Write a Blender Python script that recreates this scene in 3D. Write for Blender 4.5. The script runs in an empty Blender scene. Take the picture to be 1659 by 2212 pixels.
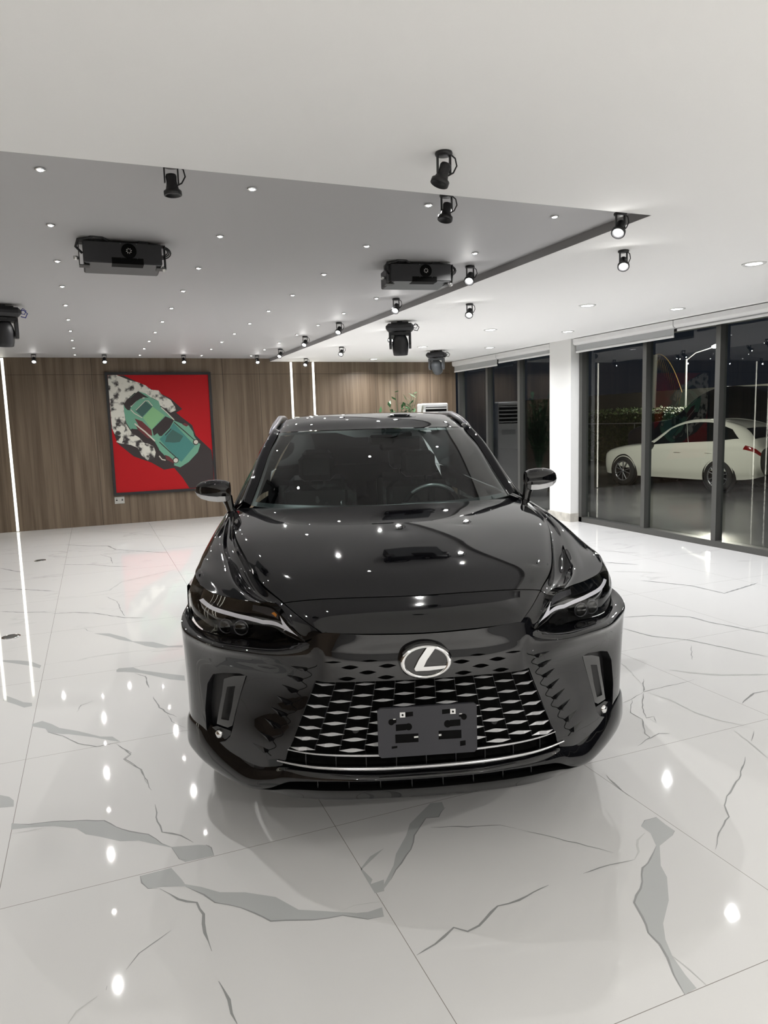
import bpy, math, random
import numpy as np
from mathutils import Vector, Matrix, geometry
random.seed(7)
SC = bpy.context.scene
# ================================================================ CAMERA
CAM_H = 1.62
F_PX, PITCH, ROLL, YAW = 1550.87, 0.1259, -0.0299, 0.3806
def camera_axes():
    cy, sy = math.cos(YAW), math.sin(YAW)
    f0 = Vector((sy, cy, 0)); right = Vector((cy, -sy, 0))
    fwd = f0*math.cos(PITCH)+Vector((0, 0, -1))*math.sin(PITCH)
    up = right.cross(fwd); c, s = math.cos(ROLL), math.sin(ROLL)
    return right*c+up*s, -right*s+up*c, fwd
cd = bpy.data.cameras.new('camera'); cam = bpy.data.objects.new('camera', cd); SC.collection.objects.link(cam)
_r, _u, _f = camera_axes()
m = Matrix((( _r.x, _u.x, -_f.x, 0), (_r.y, _u.y, -_f.y, 0), (_r.z, _u.z, -_f.z, CAM_H), (0, 0, 0, 1)))
cam.matrix_world = m
cd.sensor_fit = 'VERTICAL'; cd.sensor_height = 24.0; cd.lens = F_PX/2212*24.0
cd.clip_start = .05; cd.clip_end = 200
SC.camera = cam
# ================================================================ WORLD AND EXPOSURE
w = bpy.data.worlds.new('night_sky'); SC.world = w; w.use_nodes = True
w.node_tree.nodes['Background'].inputs[0].default_value = (.008, .010, .014, 1)
w.node_tree.nodes['Background'].inputs[1].default_value = .5
SC.view_settings.view_transform = 'Standard'; SC.view_settings.look = 'None'
SC.view_settings.gamma = 1; SC.view_settings.use_curve_mapping = False
SC.view_settings.exposure = .98
SC.cycles.max_bounces = 7; SC.cycles.diffuse_bounces = 3; SC.cycles.glossy_bounces = 4; SC.cycles.transparent_max_bounces = 12; SC.cycles.caustics_reflective = False
# light strengths
SPILL_W = .45
DOWNLIGHT_W = 6.6
FRONT_K, BAY_W, SPOT_W, STREET_W, FILL_W = 5.7, 12.0, 6.0, 450.0, 180.0
STAR_E, DOWN_E, BULB_E, STRIP_E = 60.0, 8.0, 18.0, 3.5
# room numbers (metres): camera stands at x=0, y=0; y runs towards the wood wall, x towards the windows
YB, XG, XW, ZC, ZR = 13.06, 6.92, 6.835, 2.751, 2.806
XL, YF = -3.4, -5.2
RX, RY = 3.084, 3.416           # corner of the raised ceiling bay
TILE, TX0, TY0 = 1.2209, -.4277, 1.3955
CAR_O, CAR_TH = (1.036, 2.237), math.radians(-17.03)
# ================================================================ HELPERS
COL = SC.collection
def lin(r, g, b): 
    f = lambda c: ((c/255+.055)/1.055)**2.4 if c > 10 else c/255/12.92
    return (f(r), f(g), f(b))
def mat(name, col=(.8, .8, .8), rough=.5, metal=0, coat=0, emit=None, es=0, spec=.5, crough=.02):
    m = bpy.data.materials.new(name); m.use_nodes = True; b = m.node_tree.nodes['Principled BSDF']
    b.inputs['Base Color'].default_value = (*col, 1); b.inputs['Roughness'].default_value = rough
    b.inputs['Metallic'].default_value = metal; b.inputs['Coat Weight'].default_value = coat
    b.inputs['Coat Roughness'].default_value = crough; b.inputs['Specular IOR Level'].default_value = spec
    if emit: b.inputs['Emission Color'].default_value = (*emit, 1); b.inputs['Emission Strength'].default_value = es
    return m
def N(m, t, **k):
    n = m.node_tree.nodes.new(t)
    for a, v in k.items(): setattr(n, a, v)
    return n
def L(m, a, b): m.node_tree.links.new(a, b)
def noise_color(m, c1, c2, scale, coords='Object', stretch=(1, 1, 1), detail=4, lo=.35, hi=.65, rough=None):
    tc = N(m, 'ShaderNodeTexCoord'); mp = N(m, 'ShaderNodeMapping'); mp.inputs['Scale'].default_value = stretch
    nz = N(m, 'ShaderNodeTexNoise'); nz.inputs['Scale'].default_value = scale; nz.inputs['Detail'].default_value = detail
    cr_ = N(m, 'ShaderNodeValToRGB'); e = cr_.color_ramp.elements
    e[0].position = lo; e[0].color = (*c1, 1); e[1].position = hi; e[1].color = (*c2, 1)
    L(m, tc.outputs[coords], mp.inputs['Vector']); L(m, mp.outputs[0], nz.inputs['Vector']); L(m, nz.outputs['Fac'], cr_.inputs[0])
    L(m, cr_.outputs[0], m.node_tree.nodes['Principled BSDF'].inputs['Base Color'])
    return nz
def glass(name, tint, ior=1.5, boost=1.0, rough=0.0):
    m = bpy.data.materials.new(name); m.use_nodes = True; nt = m.node_tree
    nt.nodes.remove(nt.nodes['Principled BSDF']); out = nt.nodes['Material Output']
    fr = N(m, 'ShaderNodeFresnel'); fr.inputs['IOR'].default_value = ior
    geo = N(m, 'ShaderNodeNewGeometry'); mul = N(m, 'ShaderNodeMath', operation='MULTIPLY'); mul.inputs[1].default_value = boost
    mul.use_clamp = True
    t = N(m, 'ShaderNodeBsdfTransparent'); t.inputs[0].default_value = (*tint, 1)
    g = N(m, 'ShaderNodeBsdfGlossy'); g.inputs['Roughness'].default_value = rough; g.inputs[0].default_value = (1, 1, 1, 1)
    mx = N(m, 'ShaderNodeMixShader')
    # same mirror strength from both sides of a single sheet
    dot = N(m, 'ShaderNodeVectorMath', operation='DOT_PRODUCT'); L(m, geo.outputs['Incoming'], dot.inputs[0]); L(m, geo.outputs['Normal'], dot.inputs[1])
    ab = N(m, 'ShaderNodeMath', operation='ABSOLUTE'); L(m, dot.outputs['Value'], ab.inputs[0])
    sub = N(m, 'ShaderNodeMath', operation='SUBTRACT'); sub.inputs[0].default_value = 1; L(m, ab.outputs[0], sub.inputs[1])
    pw = N(m, 'ShaderNodeMath', operation='POWER'); pw.inputs[1].default_value = 5; L(m, sub.outputs[0], pw.inputs[0])
    r0 = ((ior-1)/(ior+1))**2
    ma = N(m, 'ShaderNodeMath', operation='MULTIPLY_ADD'); ma.inputs[1].default_value = 1-r0; ma.inputs[2].default_value = r0
    L(m, pw.outputs[0], ma.inputs[0]); L(m, ma.outputs[0], mul.inputs[0])
    nt.nodes.remove(fr)
    L(m, mul.outputs[0], mx.inputs[0]); L(m, t.outputs[0], mx.inputs[1]); L(m, g.outputs[0], mx.inputs[2]); L(m, mx.outputs[0], out.inputs[0])
    return m
class MB:
    """collects shapes and links them as one mesh object"""
    def __init__(s): s.v = []; s.f = []; s.mi = []; s.sm = []
    def add(s, v, f, mi=0, smooth=False):
        o = len(s.v); s.v += [tuple(p) for p in v]; s.f += [tuple(i+o for i in q) for q in f]
        s.mi += [mi]*len(f); s.sm += [smooth]*len(f); return s
    def box(s, a, b, mi=0, M=None):
        x0, y0, z0 = a; x1, y1, z1 = b
        v = [(x0,y0,z0),(x1,y0,z0),(x1,y1,z0),(x0,y1,z0),(x0,y0,z1),(x1,y0,z1),(x1,y1,z1),(x0,y1,z1)]
        if M: v = [M @ Vector(p) for p in v]
        return s.add(v, [(0,3,2,1),(4,5,6,7),(0,1,5,4),(1,2,6,5),(2,3,7,6),(3,0,4,7)], mi)
    def bbox(s, a, b, r=.01, mi=0, M=None):
        # box with chamfered edges: three nested shells
        (x0, y0, z0), (x1, y1, z1) = a, b; v = []; 
        for sx in (0, 1):
            for sy in (0, 1):
                for sz in (0, 1):
                    X = x1 if sx else x0; Y = y1 if sy else y0; Z = z1 if sz else z0
                    ix = -r if sx else r; iy = -r if sy else r; iz = -r if sz else r
                    v += [(X, Y+iy, Z+iz), (X+ix, Y, Z+iz), (X+ix, Y+iy, Z)]
        I = lambda sx, sy, sz, k: (sx*4+sy*2+sz)*3+k
        f = []
        for k in (0, 1):
            f.append((I(k,0,0,0), I(k,1,0,0), I(k,1,1,0), I(k,0,1,0)))
            f.append((I(0,k,0,1), I(1,k,0,1), I(1,k,1,1), I(0,k,1,1)))
            f.append((I(0,0,k,2), I(1,0,k,2), I(1,1,k,2), I(0,1,k,2)))
        for p in (0, 1):
            for q in (0, 1):
                f.append((I(p,q,0,0), I(p,q,1,0), I(p,q,1,1), I(p,q,0,1)))
                f.append((I(p,0,q,0), I(p,1,q,0), I(p,1,q,2), I(p,0,q,2)))
                f.append((I(0,p,q,1), I(1,p,q,1), I(1,p,q,2), I(0,p,q,2)))
        for sx in (0, 1):
            for sy in (0, 1):
                for sz in (0, 1): f.append((I(sx,sy,sz,0), I(sx,sy,sz,1), I(sx,sy,sz,2)))
        if M: v = [M @ Vector(p) for p in v]
        return s.add(v, f, mi)
    def tube(s, pts, r, n=8, mi=0, caps=True, smooth=True):
        pts = [Vector(p) for p in pts]; R = r if isinstance(r, (list, tuple)) else [r]*len(pts)
        v = []; f = []; up = None
        for i, p in enumerate(pts):
            t = (pts[min(i+1, len(pts)-1)]-pts[max(i-1, 0)]).normalized()
            if up is None: up = t.orthogonal().normalized()
            up = (up-t*up.dot(t)); up = up.normalized() if up.length > 1e-6 else t.orthogonal().normalized()
            b = t.cross(up)
            for k in range(n):
                a = 2*math.pi*k/n; v.append(p+(up*math.cos(a)+b*math.sin(a))*R[i])
        for i in range(len(pts)-1):
            for k in range(n): f.append((i*n+k, i*n+(k+1) % n, (i+1)*n+(k+1) % n, (i+1)*n+k))
        s.add(v, f, mi, smooth)
        if caps: s.add(v[:n], [tuple(range(n))[::-1]], mi); s.add(v[-n:], [tuple(range(n))], mi)
        return s
    def lathe(s, prof, c=(0, 0, 0), ax=(0, 0, 1), n=24, mi=0, smooth=True, caps=True):
        a = Vector(ax).normalized(); e = a.orthogonal().normalized(); g = a.cross(e); c = Vector(c); v = []; f = []
        for r, h in prof:
            for k in range(n):
                t = 2*math.pi*k/n; v.append(c+a*h+(e*math.cos(t)+g*math.sin(t))*r)
        for i in range(len(prof)-1):
            for k in range(n): f.append((i*n+k, i*n+(k+1) % n, (i+1)*n+(k+1) % n, (i+1)*n+k))
        s.add(v, f, mi, smooth)
        if caps and prof[0][0] > 1e-5: s.add(v[:n], [tuple(range(n))], mi)
        if caps and prof[-1][0] > 1e-5: s.add(v[-n:], [tuple(range(n))], mi)
        return s
    def grid(s, fn, nu, nv, mi=0, smooth=True):
        v = [fn(i/nu, j/nv) for j in range(nv+1) for i in range(nu+1)]
        f = [(j*(nu+1)+i, j*(nu+1)+i+1, (j+1)*(nu+1)+i+1, (j+1)*(nu+1)+i) for j in range(nv) for i in range(nu)]
        return s.add(v, f, mi, smooth)
    def prism(s, poly, fn0, fn1, mi=0):
        # polygon outline mapped by two functions (front and back)
        n = len(poly); tri = geometry.tessellate_polygon([[Vector((p[0], p[1], 0)) for p in poly]])
        a = [fn0(*p) for p in poly]; b = [fn1(*p) for p in poly]
        s.add(a, tri, mi); s.add(b, [t[::-1] for t in tri], mi)
        s.add(a+b, [(i, (i+1) % n, n+(i+1) % n, n+i) for i in range(n)], mi); return s
    def build(s, name, mats, parent=None, loc=None):
        me = bpy.data.meshes.new(name); me.from_pydata([tuple(p) for p in s.v], [], s.f)
        for m in (mats if isinstance(mats, (list, tuple)) else [mats]): me.materials.append(m)
        me.polygons.foreach_set('material_index', s.mi); me.polygons.foreach_set('use_smooth', s.sm); me.update()
        o = bpy.data.objects.new(name, me); COL.objects.link(o)
        if parent: o.parent = parent
        if loc: o.location = loc
        return o
def tag(o, label=None, cat=None, group=None, kind=None):
    if label: o['label'] = label
    if cat: o['category'] = cat
    if group: o['group'] = group
    if kind: o['kind'] = kind
    return o
def thing(name, loc, label, cat, group=None, rz=0):
    o = bpy.data.objects.new(name, None); COL.objects.link(o); o.location = loc; o.rotation_euler = (0, 0, rz)
    o.empty_display_size = .1
    return tag(o, label, cat, group)
def children_of(o): return [c for c in bpy.data.objects if c.parent == o]
def copy_tree(o, parent=None):
    kids = list(children_of(o)); c = o.copy(); COL.objects.link(c)
    if parent: c.parent = parent
    for k in kids: copy_tree(k, c)
    return c
ORD = ['first', 'second', 'third', 'fourth', 'fifth', 'sixth', 'seventh', 'eighth', 'ninth', 'tenth', 'eleventh']
# ================================================================ MATERIALS
M = {}
M['ceiling'] = mat('ceiling_paint', (.90, .895, .885), .85, spec=.2)
M['fascia'] = mat('bay_edge_grey', (.36, .355, .355), .7, spec=.2)
M['bay'] = mat('raised_bay_grey', (.46, .455, .46), .55, spec=.3)  # one even grey, darker than the rest of the ceiling
M['white'] = mat('white_plaster', (.78, .78, .76), .7)
M['stone'] = mat('beige_marble_skirting', (.55, .53, .47), .3); noise_color(M['stone'], (.6, .58, .52), (.42, .40, .36), 9)
M['frame'] = mat('grey_aluminium', (.085, .085, .08), .35, metal=.3)
M['blind'] = mat('grey_blind_fabric', (.42, .43, .43), .8)
M['blindbox'] = mat('white_blind_cassette', (.78, .78, .77), .35)
M['blackmetal'] = mat('black_powder_coat', (.012, .012, .013), .45)
M['blackplastic'] = mat('black_plastic', (.016, .016, .018), .5)
M['greymetal'] = mat('dark_grey_casing', (.06, .065, .07), .45)
M['chrome'] = mat('chrome', (.8, .8, .8), .12, metal=1)
M['screw'] = mat('bright_screw', (.7, .7, .68), .3, metal=.8)
M['cable'] = mat('black_cable', (.006, .006, .007), .5)
M['bluecable'] = mat('blue_cable', (.02, .03, .25), .45)
M['paint'] = mat('black_car_paint', (.0022, .0022, .003), .028, coat=0, spec=.68, crough=.02)
M['satin'] = mat('satin_dark_grille_paint', (.012, .012, .014), .30, coat=.3, crough=.1)
M['void'] = mat('deep_black', (.0015, .0015, .0015), .7, spec=.1)
M['trim'] = mat('black_trim', (.008, .008, .009), .35)
M['gloss'] = mat('gloss_black_trim', (.003, .003, .003), .06, coat=1)
M['silver'] = mat('satin_silver_grille', (.50, .50, .51), .38, metal=.55)
M['silverbar'] = mat('silver_bar', (.60, .60, .61), .22, metal=.8)
M['drl'] = mat('frosted_light_guide', (.85, .85, .92), .35, spec=.5)
M['amber'] = mat('amber_reflector', (.55, .20, .03), .25)
M['plate'] = mat('matt_grey_plate_bracket', (.030, .030, .036), .55)
M['wglass'] = glass('windscreen_glass', (.50, .58, .57), 1.5, 1.8)
M['sglass'] = glass('privacy_glass', (.05, .06, .06), 1.5, .6)
M['pane'] = glass('shopfront_pane', (.86, .90, .88), 1.5, 1.35)
M['lens'] = glass('headlight_lens', (.93, .93, .93), 1.5, 1.0)
M['seat'] = mat('dark_leather', (.016, .015, .015), .42)
M['film'] = glass('seat_plastic_film', (.85, .85, .85), 1.5, 1.6, .12)
M['dash'] = mat('dark_dashboard', (.02, .022, .022), .6)
M['tyre'] = mat('tyre_rubber', (.012, .012, .012), .75)
M['alloy'] = mat('dark_alloy', (.10, .10, .11), .3, metal=.8)
M['strip'] = mat('warm_white_led_strip', (1, 1, .9), .5, emit=(1, .98, .84), es=STRIP_E)
M['star'] = mat('star_light_emitter', (1, 1, 1), .5, emit=(1, .985, .95), es=STAR_E)
M['down'] = mat('downlight_emitter', (1, 1, 1), .5, emit=(1, .99, .96), es=DOWN_E)
M['bulb'] = mat('spot_bulb_emitter', (1, 1, 1), .5, emit=(1, .985, .95), es=BULB_E)
M['ac'] = mat('white_plastic', (.8, .8, .79), .4)
# wood panelling
m = M['wood'] = mat('brown_wood_veneer', (.2, .15, .1), .42, spec=.35)
tc = N(m, 'ShaderNodeTexCoord'); mp = N(m, 'ShaderNodeMapping'); mp.inputs['Scale'].default_value = (9, 9, .35)
n1 = N(m, 'ShaderNodeTexNoise'); n1.inputs['Scale'].default_value = 1.1; n1.inputs['Detail'].default_value = 5; n1.inputs['Distortion'].default_value = .4
mp2 = N(m, 'ShaderNodeMapping'); mp2.inputs['Scale'].default_value = (60, 60, .9)
n2 = N(m, 'ShaderNodeTexNoise'); n2.inputs['Scale'].default_value = 1.5; n2.inputs['Detail'].default_value = 3
mx = N(m, 'ShaderNodeMath', operation='MULTIPLY_ADD'); mx.inputs[1].default_value = .45
r = N(m, 'ShaderNodeValToRGB'); e = r.color_ramp.elements
e[0].position = .52; e[0].color = (.098, .070, .046, 1); e[1].position = .92; e[1].color = (.195, .148, .104, 1)
L(m, tc.outputs['Object'], mp.inputs[0]); L(m, mp.outputs[0], n1.inputs['Vector']); L(m, tc.outputs['Object'], mp2.inputs[0]); L(m, mp2.outputs[0], n2.inputs['Vector'])
L(m, n2.outputs['Fac'], mx.inputs[0]); L(m, n1.outputs['Fac'], mx.inputs[2]); L(m, mx.outputs[0], r.inputs[0]); L(m, r.outputs[0], m.node_tree.nodes['Principled BSDF'].inputs['Base Color'])
M['joint'] = mat('panel_joint', (.03, .022, .016), .7)
# polished marble tile: base tone, faint procedural veins per tile, fine grout joints
m = M['floor'] = mat('polished_marble_tile', (.74, .73, .70), .035, spec=.55)
tc = N(m, 'ShaderNodeTexCoord'); sep = N(m, 'ShaderNodeSeparateXYZ'); L(m, tc.outputs['Object'], sep.inputs[0])
ids = []; edges = []
for k, o0 in ((0, TX0), (1, TY0)):
    s1 = N(m, 'ShaderNodeMath', operation='SUBTRACT'); s1.inputs[1].default_value = o0; L(m, sep.outputs[k], s1.inputs[0])
    d = N(m, 'ShaderNodeMath', operation='DIVIDE'); d.inputs[1].default_value = TILE; L(m, s1.outputs[0], d.inputs[0])
    fl = N(m, 'ShaderNodeMath', operation='FLOOR'); L(m, d.outputs[0], fl.inputs[0]); ids.append(fl)
    ro = N(m, 'ShaderNodeMath', operation='ROUND'); L(m, d.outputs[0], ro.inputs[0])
    df = N(m, 'ShaderNodeMath', operation='SUBTRACT'); L(m, d.outputs[0], df.inputs[0]); L(m, ro.outputs[0], df.inputs[1])
    ab = N(m, 'ShaderNodeMath', operation='ABSOLUTE'); L(m, df.outputs[0], ab.inputs[0])
    lt = N(m, 'ShaderNodeMath', operation='LESS_THAN'); lt.inputs[1].default_value = .0011/TILE; L(m, ab.outputs[0], lt.inputs[0]); edges.append(lt)
cmb = N(m, 'ShaderNodeCombineXYZ'); L(m, ids[0].outputs[0], cmb.inputs[0]); L(m, ids[1].outputs[0], cmb.inputs[1])
wn = N(m, 'ShaderNodeTexWhiteNoise'); wn.noise_dimensions = '3D'; L(m, cmb.outputs[0], wn.inputs['Vector'])
sc = N(m, 'ShaderNodeVectorMath', operation='SCALE'); sc.inputs['Scale'].default_value = 23; L(m, wn.outputs['Color'], sc.inputs[0])
ad = N(m, 'ShaderNodeVectorMath', operation='ADD'); L(m, tc.outputs['Object'], ad.inputs[0]); L(m, sc.outputs[0], ad.inputs[1])
mp = N(m, 'ShaderNodeMapping'); mp.inputs['Scale'].default_value = (.45, 1.1, 1); mp.inputs['Rotation'].default_value = (0, 0, .35); L(m, ad.outputs[0], mp.inputs[0])
nz = N(m, 'ShaderNodeTexNoise'); nz.inputs['Scale'].default_value = 1.25; nz.inputs['Detail'].default_value = 5; nz.inputs['Roughness'].default_value = .55; L(m, mp.outputs[0], nz.inputs['Vector'])
s1 = N(m, 'ShaderNodeMath', operation='SUBTRACT'); s1.inputs[1].default_value = .5; L(m, nz.outputs['Fac'], s1.inputs[0])
ab = N(m, 'ShaderNodeMath', operation='ABSOLUTE'); L(m, s1.outputs[0], ab.inputs[0])
vr = N(m, 'ShaderNodeMapRange'); vr.inputs['From Min'].default_value = 0; vr.inputs['From Max'].default_value = .016; vr.inputs['To Min'].default_value = .24; vr.inputs['To Max'].default_value = 0; L(m, ab.outputs[0], vr.inputs['Value'])
n3 = N(m, 'ShaderNodeTexNoise'); n3.inputs['Scale'].default_value = 1.3; L(m, ad.outputs[0], n3.inputs['Vector'])
gt = N(m, 'ShaderNodeMapRange'); gt.inputs['From Min'].default_value = .50; gt.inputs['From Max'].default_value = .62; L(m, n3.outputs['Fac'], gt.inputs['Value'])
# the hand-laid veins below cover the tiles nearest the camera: those tiles stay plain here
gy = N(m, 'ShaderNodeMath', operation='GREATER_THAN'); gy.inputs[1].default_value = 2.5; L(m, ids[1].outputs[0], gy.inputs[0])
mm = N(m, 'ShaderNodeMath', operation='MULTIPLY'); L(m, vr.outputs[0], mm.inputs[0]); L(m, gt.outputs[0], mm.inputs[1])
m2 = N(m, 'ShaderNodeMath', operation='MULTIPLY'); L(m, mm.outputs[0], m2.inputs[0]); L(m, gy.outputs[0], m2.inputs[1])
c1 = N(m, 'ShaderNodeMixRGB'); c1.inputs[1].default_value = (.66, .655, .645, 1); c1.inputs[2].default_value = (.22, .22, .215, 1); L(m, m2.outputs[0], c1.inputs[0])
mxe = N(m, 'ShaderNodeMath', operation='MAXIMUM'); L(m, edges[0].outputs[0], mxe.inputs[0]); L(m, edges[1].outputs[0], mxe.inputs[1])
c2 = N(m, 'ShaderNodeMixRGB'); c2.inputs[2].default_value = (.22, .20, .18, 1); L(m, mxe.outputs[0], c2.inputs[0]); L(m, c1.outputs[0], c2.inputs[1])
L(m, c2.outputs[0], m.node_tree.nodes['Principled BSDF'].inputs['Base Color'])
M['vein'] = mat('grey_marble_vein', (.45, .46, .455), .035, spec=.55)
M['veinedge'] = mat('dark_marble_vein', (.30, .305, .30), .035, spec=.55)
M['veinsoft'] = mat('soft_marble_vein', (.54, .545, .53), .035, spec=.55)
M['red'] = mat('red_canvas', lin(165, 12, 20), .6, spec=.25); M['ink'] = mat('dark_brown_canvas', (.022, .014, .014), .5)
M['mint'] = mat('mint_green_canvas', (.13, .32, .22), .5); M['lime'] = mat('light_green_canvas', (.20, .42, .20), .5)
M['teal'] = mat('teal_canvas', (.045, .19, .17), .5); M['deep'] = mat('deep_green_canvas', (.035, .10, .085), .5)
M['maroon'] = mat('maroon_canvas', (.12, .018, .02), .5); M['bone'] = mat('bone_white_canvas', (.55, .52, .45), .5)
M['smoke'] = mat('painted_smoke_canvas', (.6, .6, .55), .5); noise_color(M['smoke'], (.03, .025, .025), (.62, .61, .54), 11, detail=6, lo=.38, hi=.52)
M['asphalt'] = mat('wet_asphalt', (.045, .045, .043), .25); noise_color(M['asphalt'], (.02, .02, .02), (.09, .09, .085), 1.2)
M['leaf'] = mat('dark_green_leaf', (.03, .07, .02), .5); noise_color(M['leaf'], (.008, .022, .006), (.05, .07, .02), 6)
M['palm'] = mat('dry_palm_leaf', (.16, .10, .03), .55)
M['plant'] = mat('green_leaf', (.05, .13, .05), .45)
M['suvwhite'] = mat('cream_white_car_paint', (.72, .71, .62), .3, coat=1)
M['suvblack'] = mat('black_suv_paint', (.01, .011, .012), .25, coat=1)
M['redlens'] = mat('red_tail_lens', (.20, .008, .008), .15, coat=1)
M['pole'] = mat('galvanised_pole', (.22, .22, .22), .5)
M['lampglow'] = mat('street_lamp_glow', (1, 1, 1), .5, emit=(1, .98, .88), es=30)
M['redwall'] = mat('dark_red_hoarding', (.10, .008, .012), .6)
M['nightwall'] = mat('dark_boundary_wall', (.05, .05, .045), .8)
M['socket'] = mat('grey_socket_plate', (.42, .41, .38), .4)
# ================================================================ TRACED OUTLINES (metres on the floor; 0..1 on the canvas)
VEIN_FILL = [[[-0.433,3.206],[-0.365,3.167],[-0.272,3.147],[-0.173,3.11],[-0.074,3.064],[-0.03,2.993],[0.021,2.933],[0.089,2.878],[0.134,2.786],[0.166,2.747],[0.267,2.717],[0.304,2.696],[0.31,2.619],[0.204,2.624],[0.186,2.652],[0.165,2.743],[0.125,2.779],[0.051,2.847],[-0.017,2.873],[-0.093,2.944],[-0.145,2.986],[-0.18,3.048],[-0.27,3.112],[-0.358,3.139],[-0.43,3.154]],[[0.042,2.607],[0.152,2.609],[0.18,2.522],[0.188,2.489],[0.239,2.449],[0.295,2.392],[0.377,2.354],[0.468,2.286],[0.524,2.189],[0.641,2.124],[0.696,2.093],[0.733,2.082],[0.784,2.084],[0.773,2.039],[0.72,2.049],[0.65,2.101],[0.552,2.121],[0.425,2.172],[0.384,2.234],[0.347,2.28],[0.271,2.342],[0.241,2.403],[0.187,2.476],[0.11,2.508],[0.064,2.518],[0.045,2.562]],[[1.998,2.131],[1.992,2.074],[1.992,2.025],[1.96,2.004],[1.868,1.972],[1.785,1.877],[1.757,1.817],[1.673,1.72],[1.576,1.642],[1.53,1.583],[1.499,1.522],[1.479,1.452],[1.47,1.399],[1.423,1.395],[1.449,1.465],[1.48,1.521],[1.5,1.575],[1.503,1.628],[1.538,1.694],[1.561,1.758],[1.661,1.832],[1.716,1.893],[1.78,1.924],[1.856,1.977],[1.896,2.051],[1.897,2.104],[1.938,2.13]],[[1.255,2.554],[1.202,2.501],[1.151,2.515],[1.093,2.458],[1.056,2.422],[1.006,2.343],[0.976,2.317],[0.904,2.25],[0.869,2.208],[0.827,2.171],[0.836,2.194],[0.907,2.278],[0.943,2.34],[1.027,2.435],[1.073,2.504],[1.136,2.551],[1.218,2.612],[1.267,2.6]],[[0.916,2.393],[0.85,2.367],[0.794,2.315],[0.808,2.235],[0.792,2.214],[0.845,2.218],[0.822,2.159],[0.788,2.161],[0.789,2.302]],[[0.033,5.048],[0.049,5.082],[0.139,5.057],[0.184,4.972],[0.324,4.834],[0.443,4.724],[0.436,4.623],[0.351,4.691],[0.272,4.794],[0.181,4.912],[0.085,4.987],[0.032,5.008]],[[-0.432,4.306],[-0.382,4.328],[-0.33,4.257],[-0.287,4.179],[-0.191,4.088],[-0.143,4.032],[-0.081,3.96],[-0.02,3.93],[0.016,3.844],[-0.036,3.886],[-0.112,3.964],[-0.174,4.015],[-0.237,4.067],[-0.268,4.082],[-0.34,4.138],[-0.359,4.202],[-0.429,4.27]],[[-0.108,6.074],[0.009,6.013],[0.119,5.838],[0.171,5.699],[0.313,5.603],[0.412,5.444],[0.511,5.414],[0.504,5.355],[0.409,5.404],[0.322,5.436],[0.251,5.527],[0.17,5.677],[0.072,5.795],[0.007,5.92]],[[-0.735,5.672],[-0.607,5.596],[-0.522,5.526],[-0.449,5.397],[-0.455,5.336],[-0.535,5.441],[-0.643,5.55],[-0.73,5.632]],[[-0.625,4.876],[-0.555,4.771],[-0.506,4.692],[-0.456,4.654],[-0.452,4.599],[-0.494,4.593],[-0.546,4.672],[-0.624,4.777]],[[-0.506,3.494],[-0.466,3.459],[-0.443,3.414],[-0.438,3.354],[-0.493,3.37]]]
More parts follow.
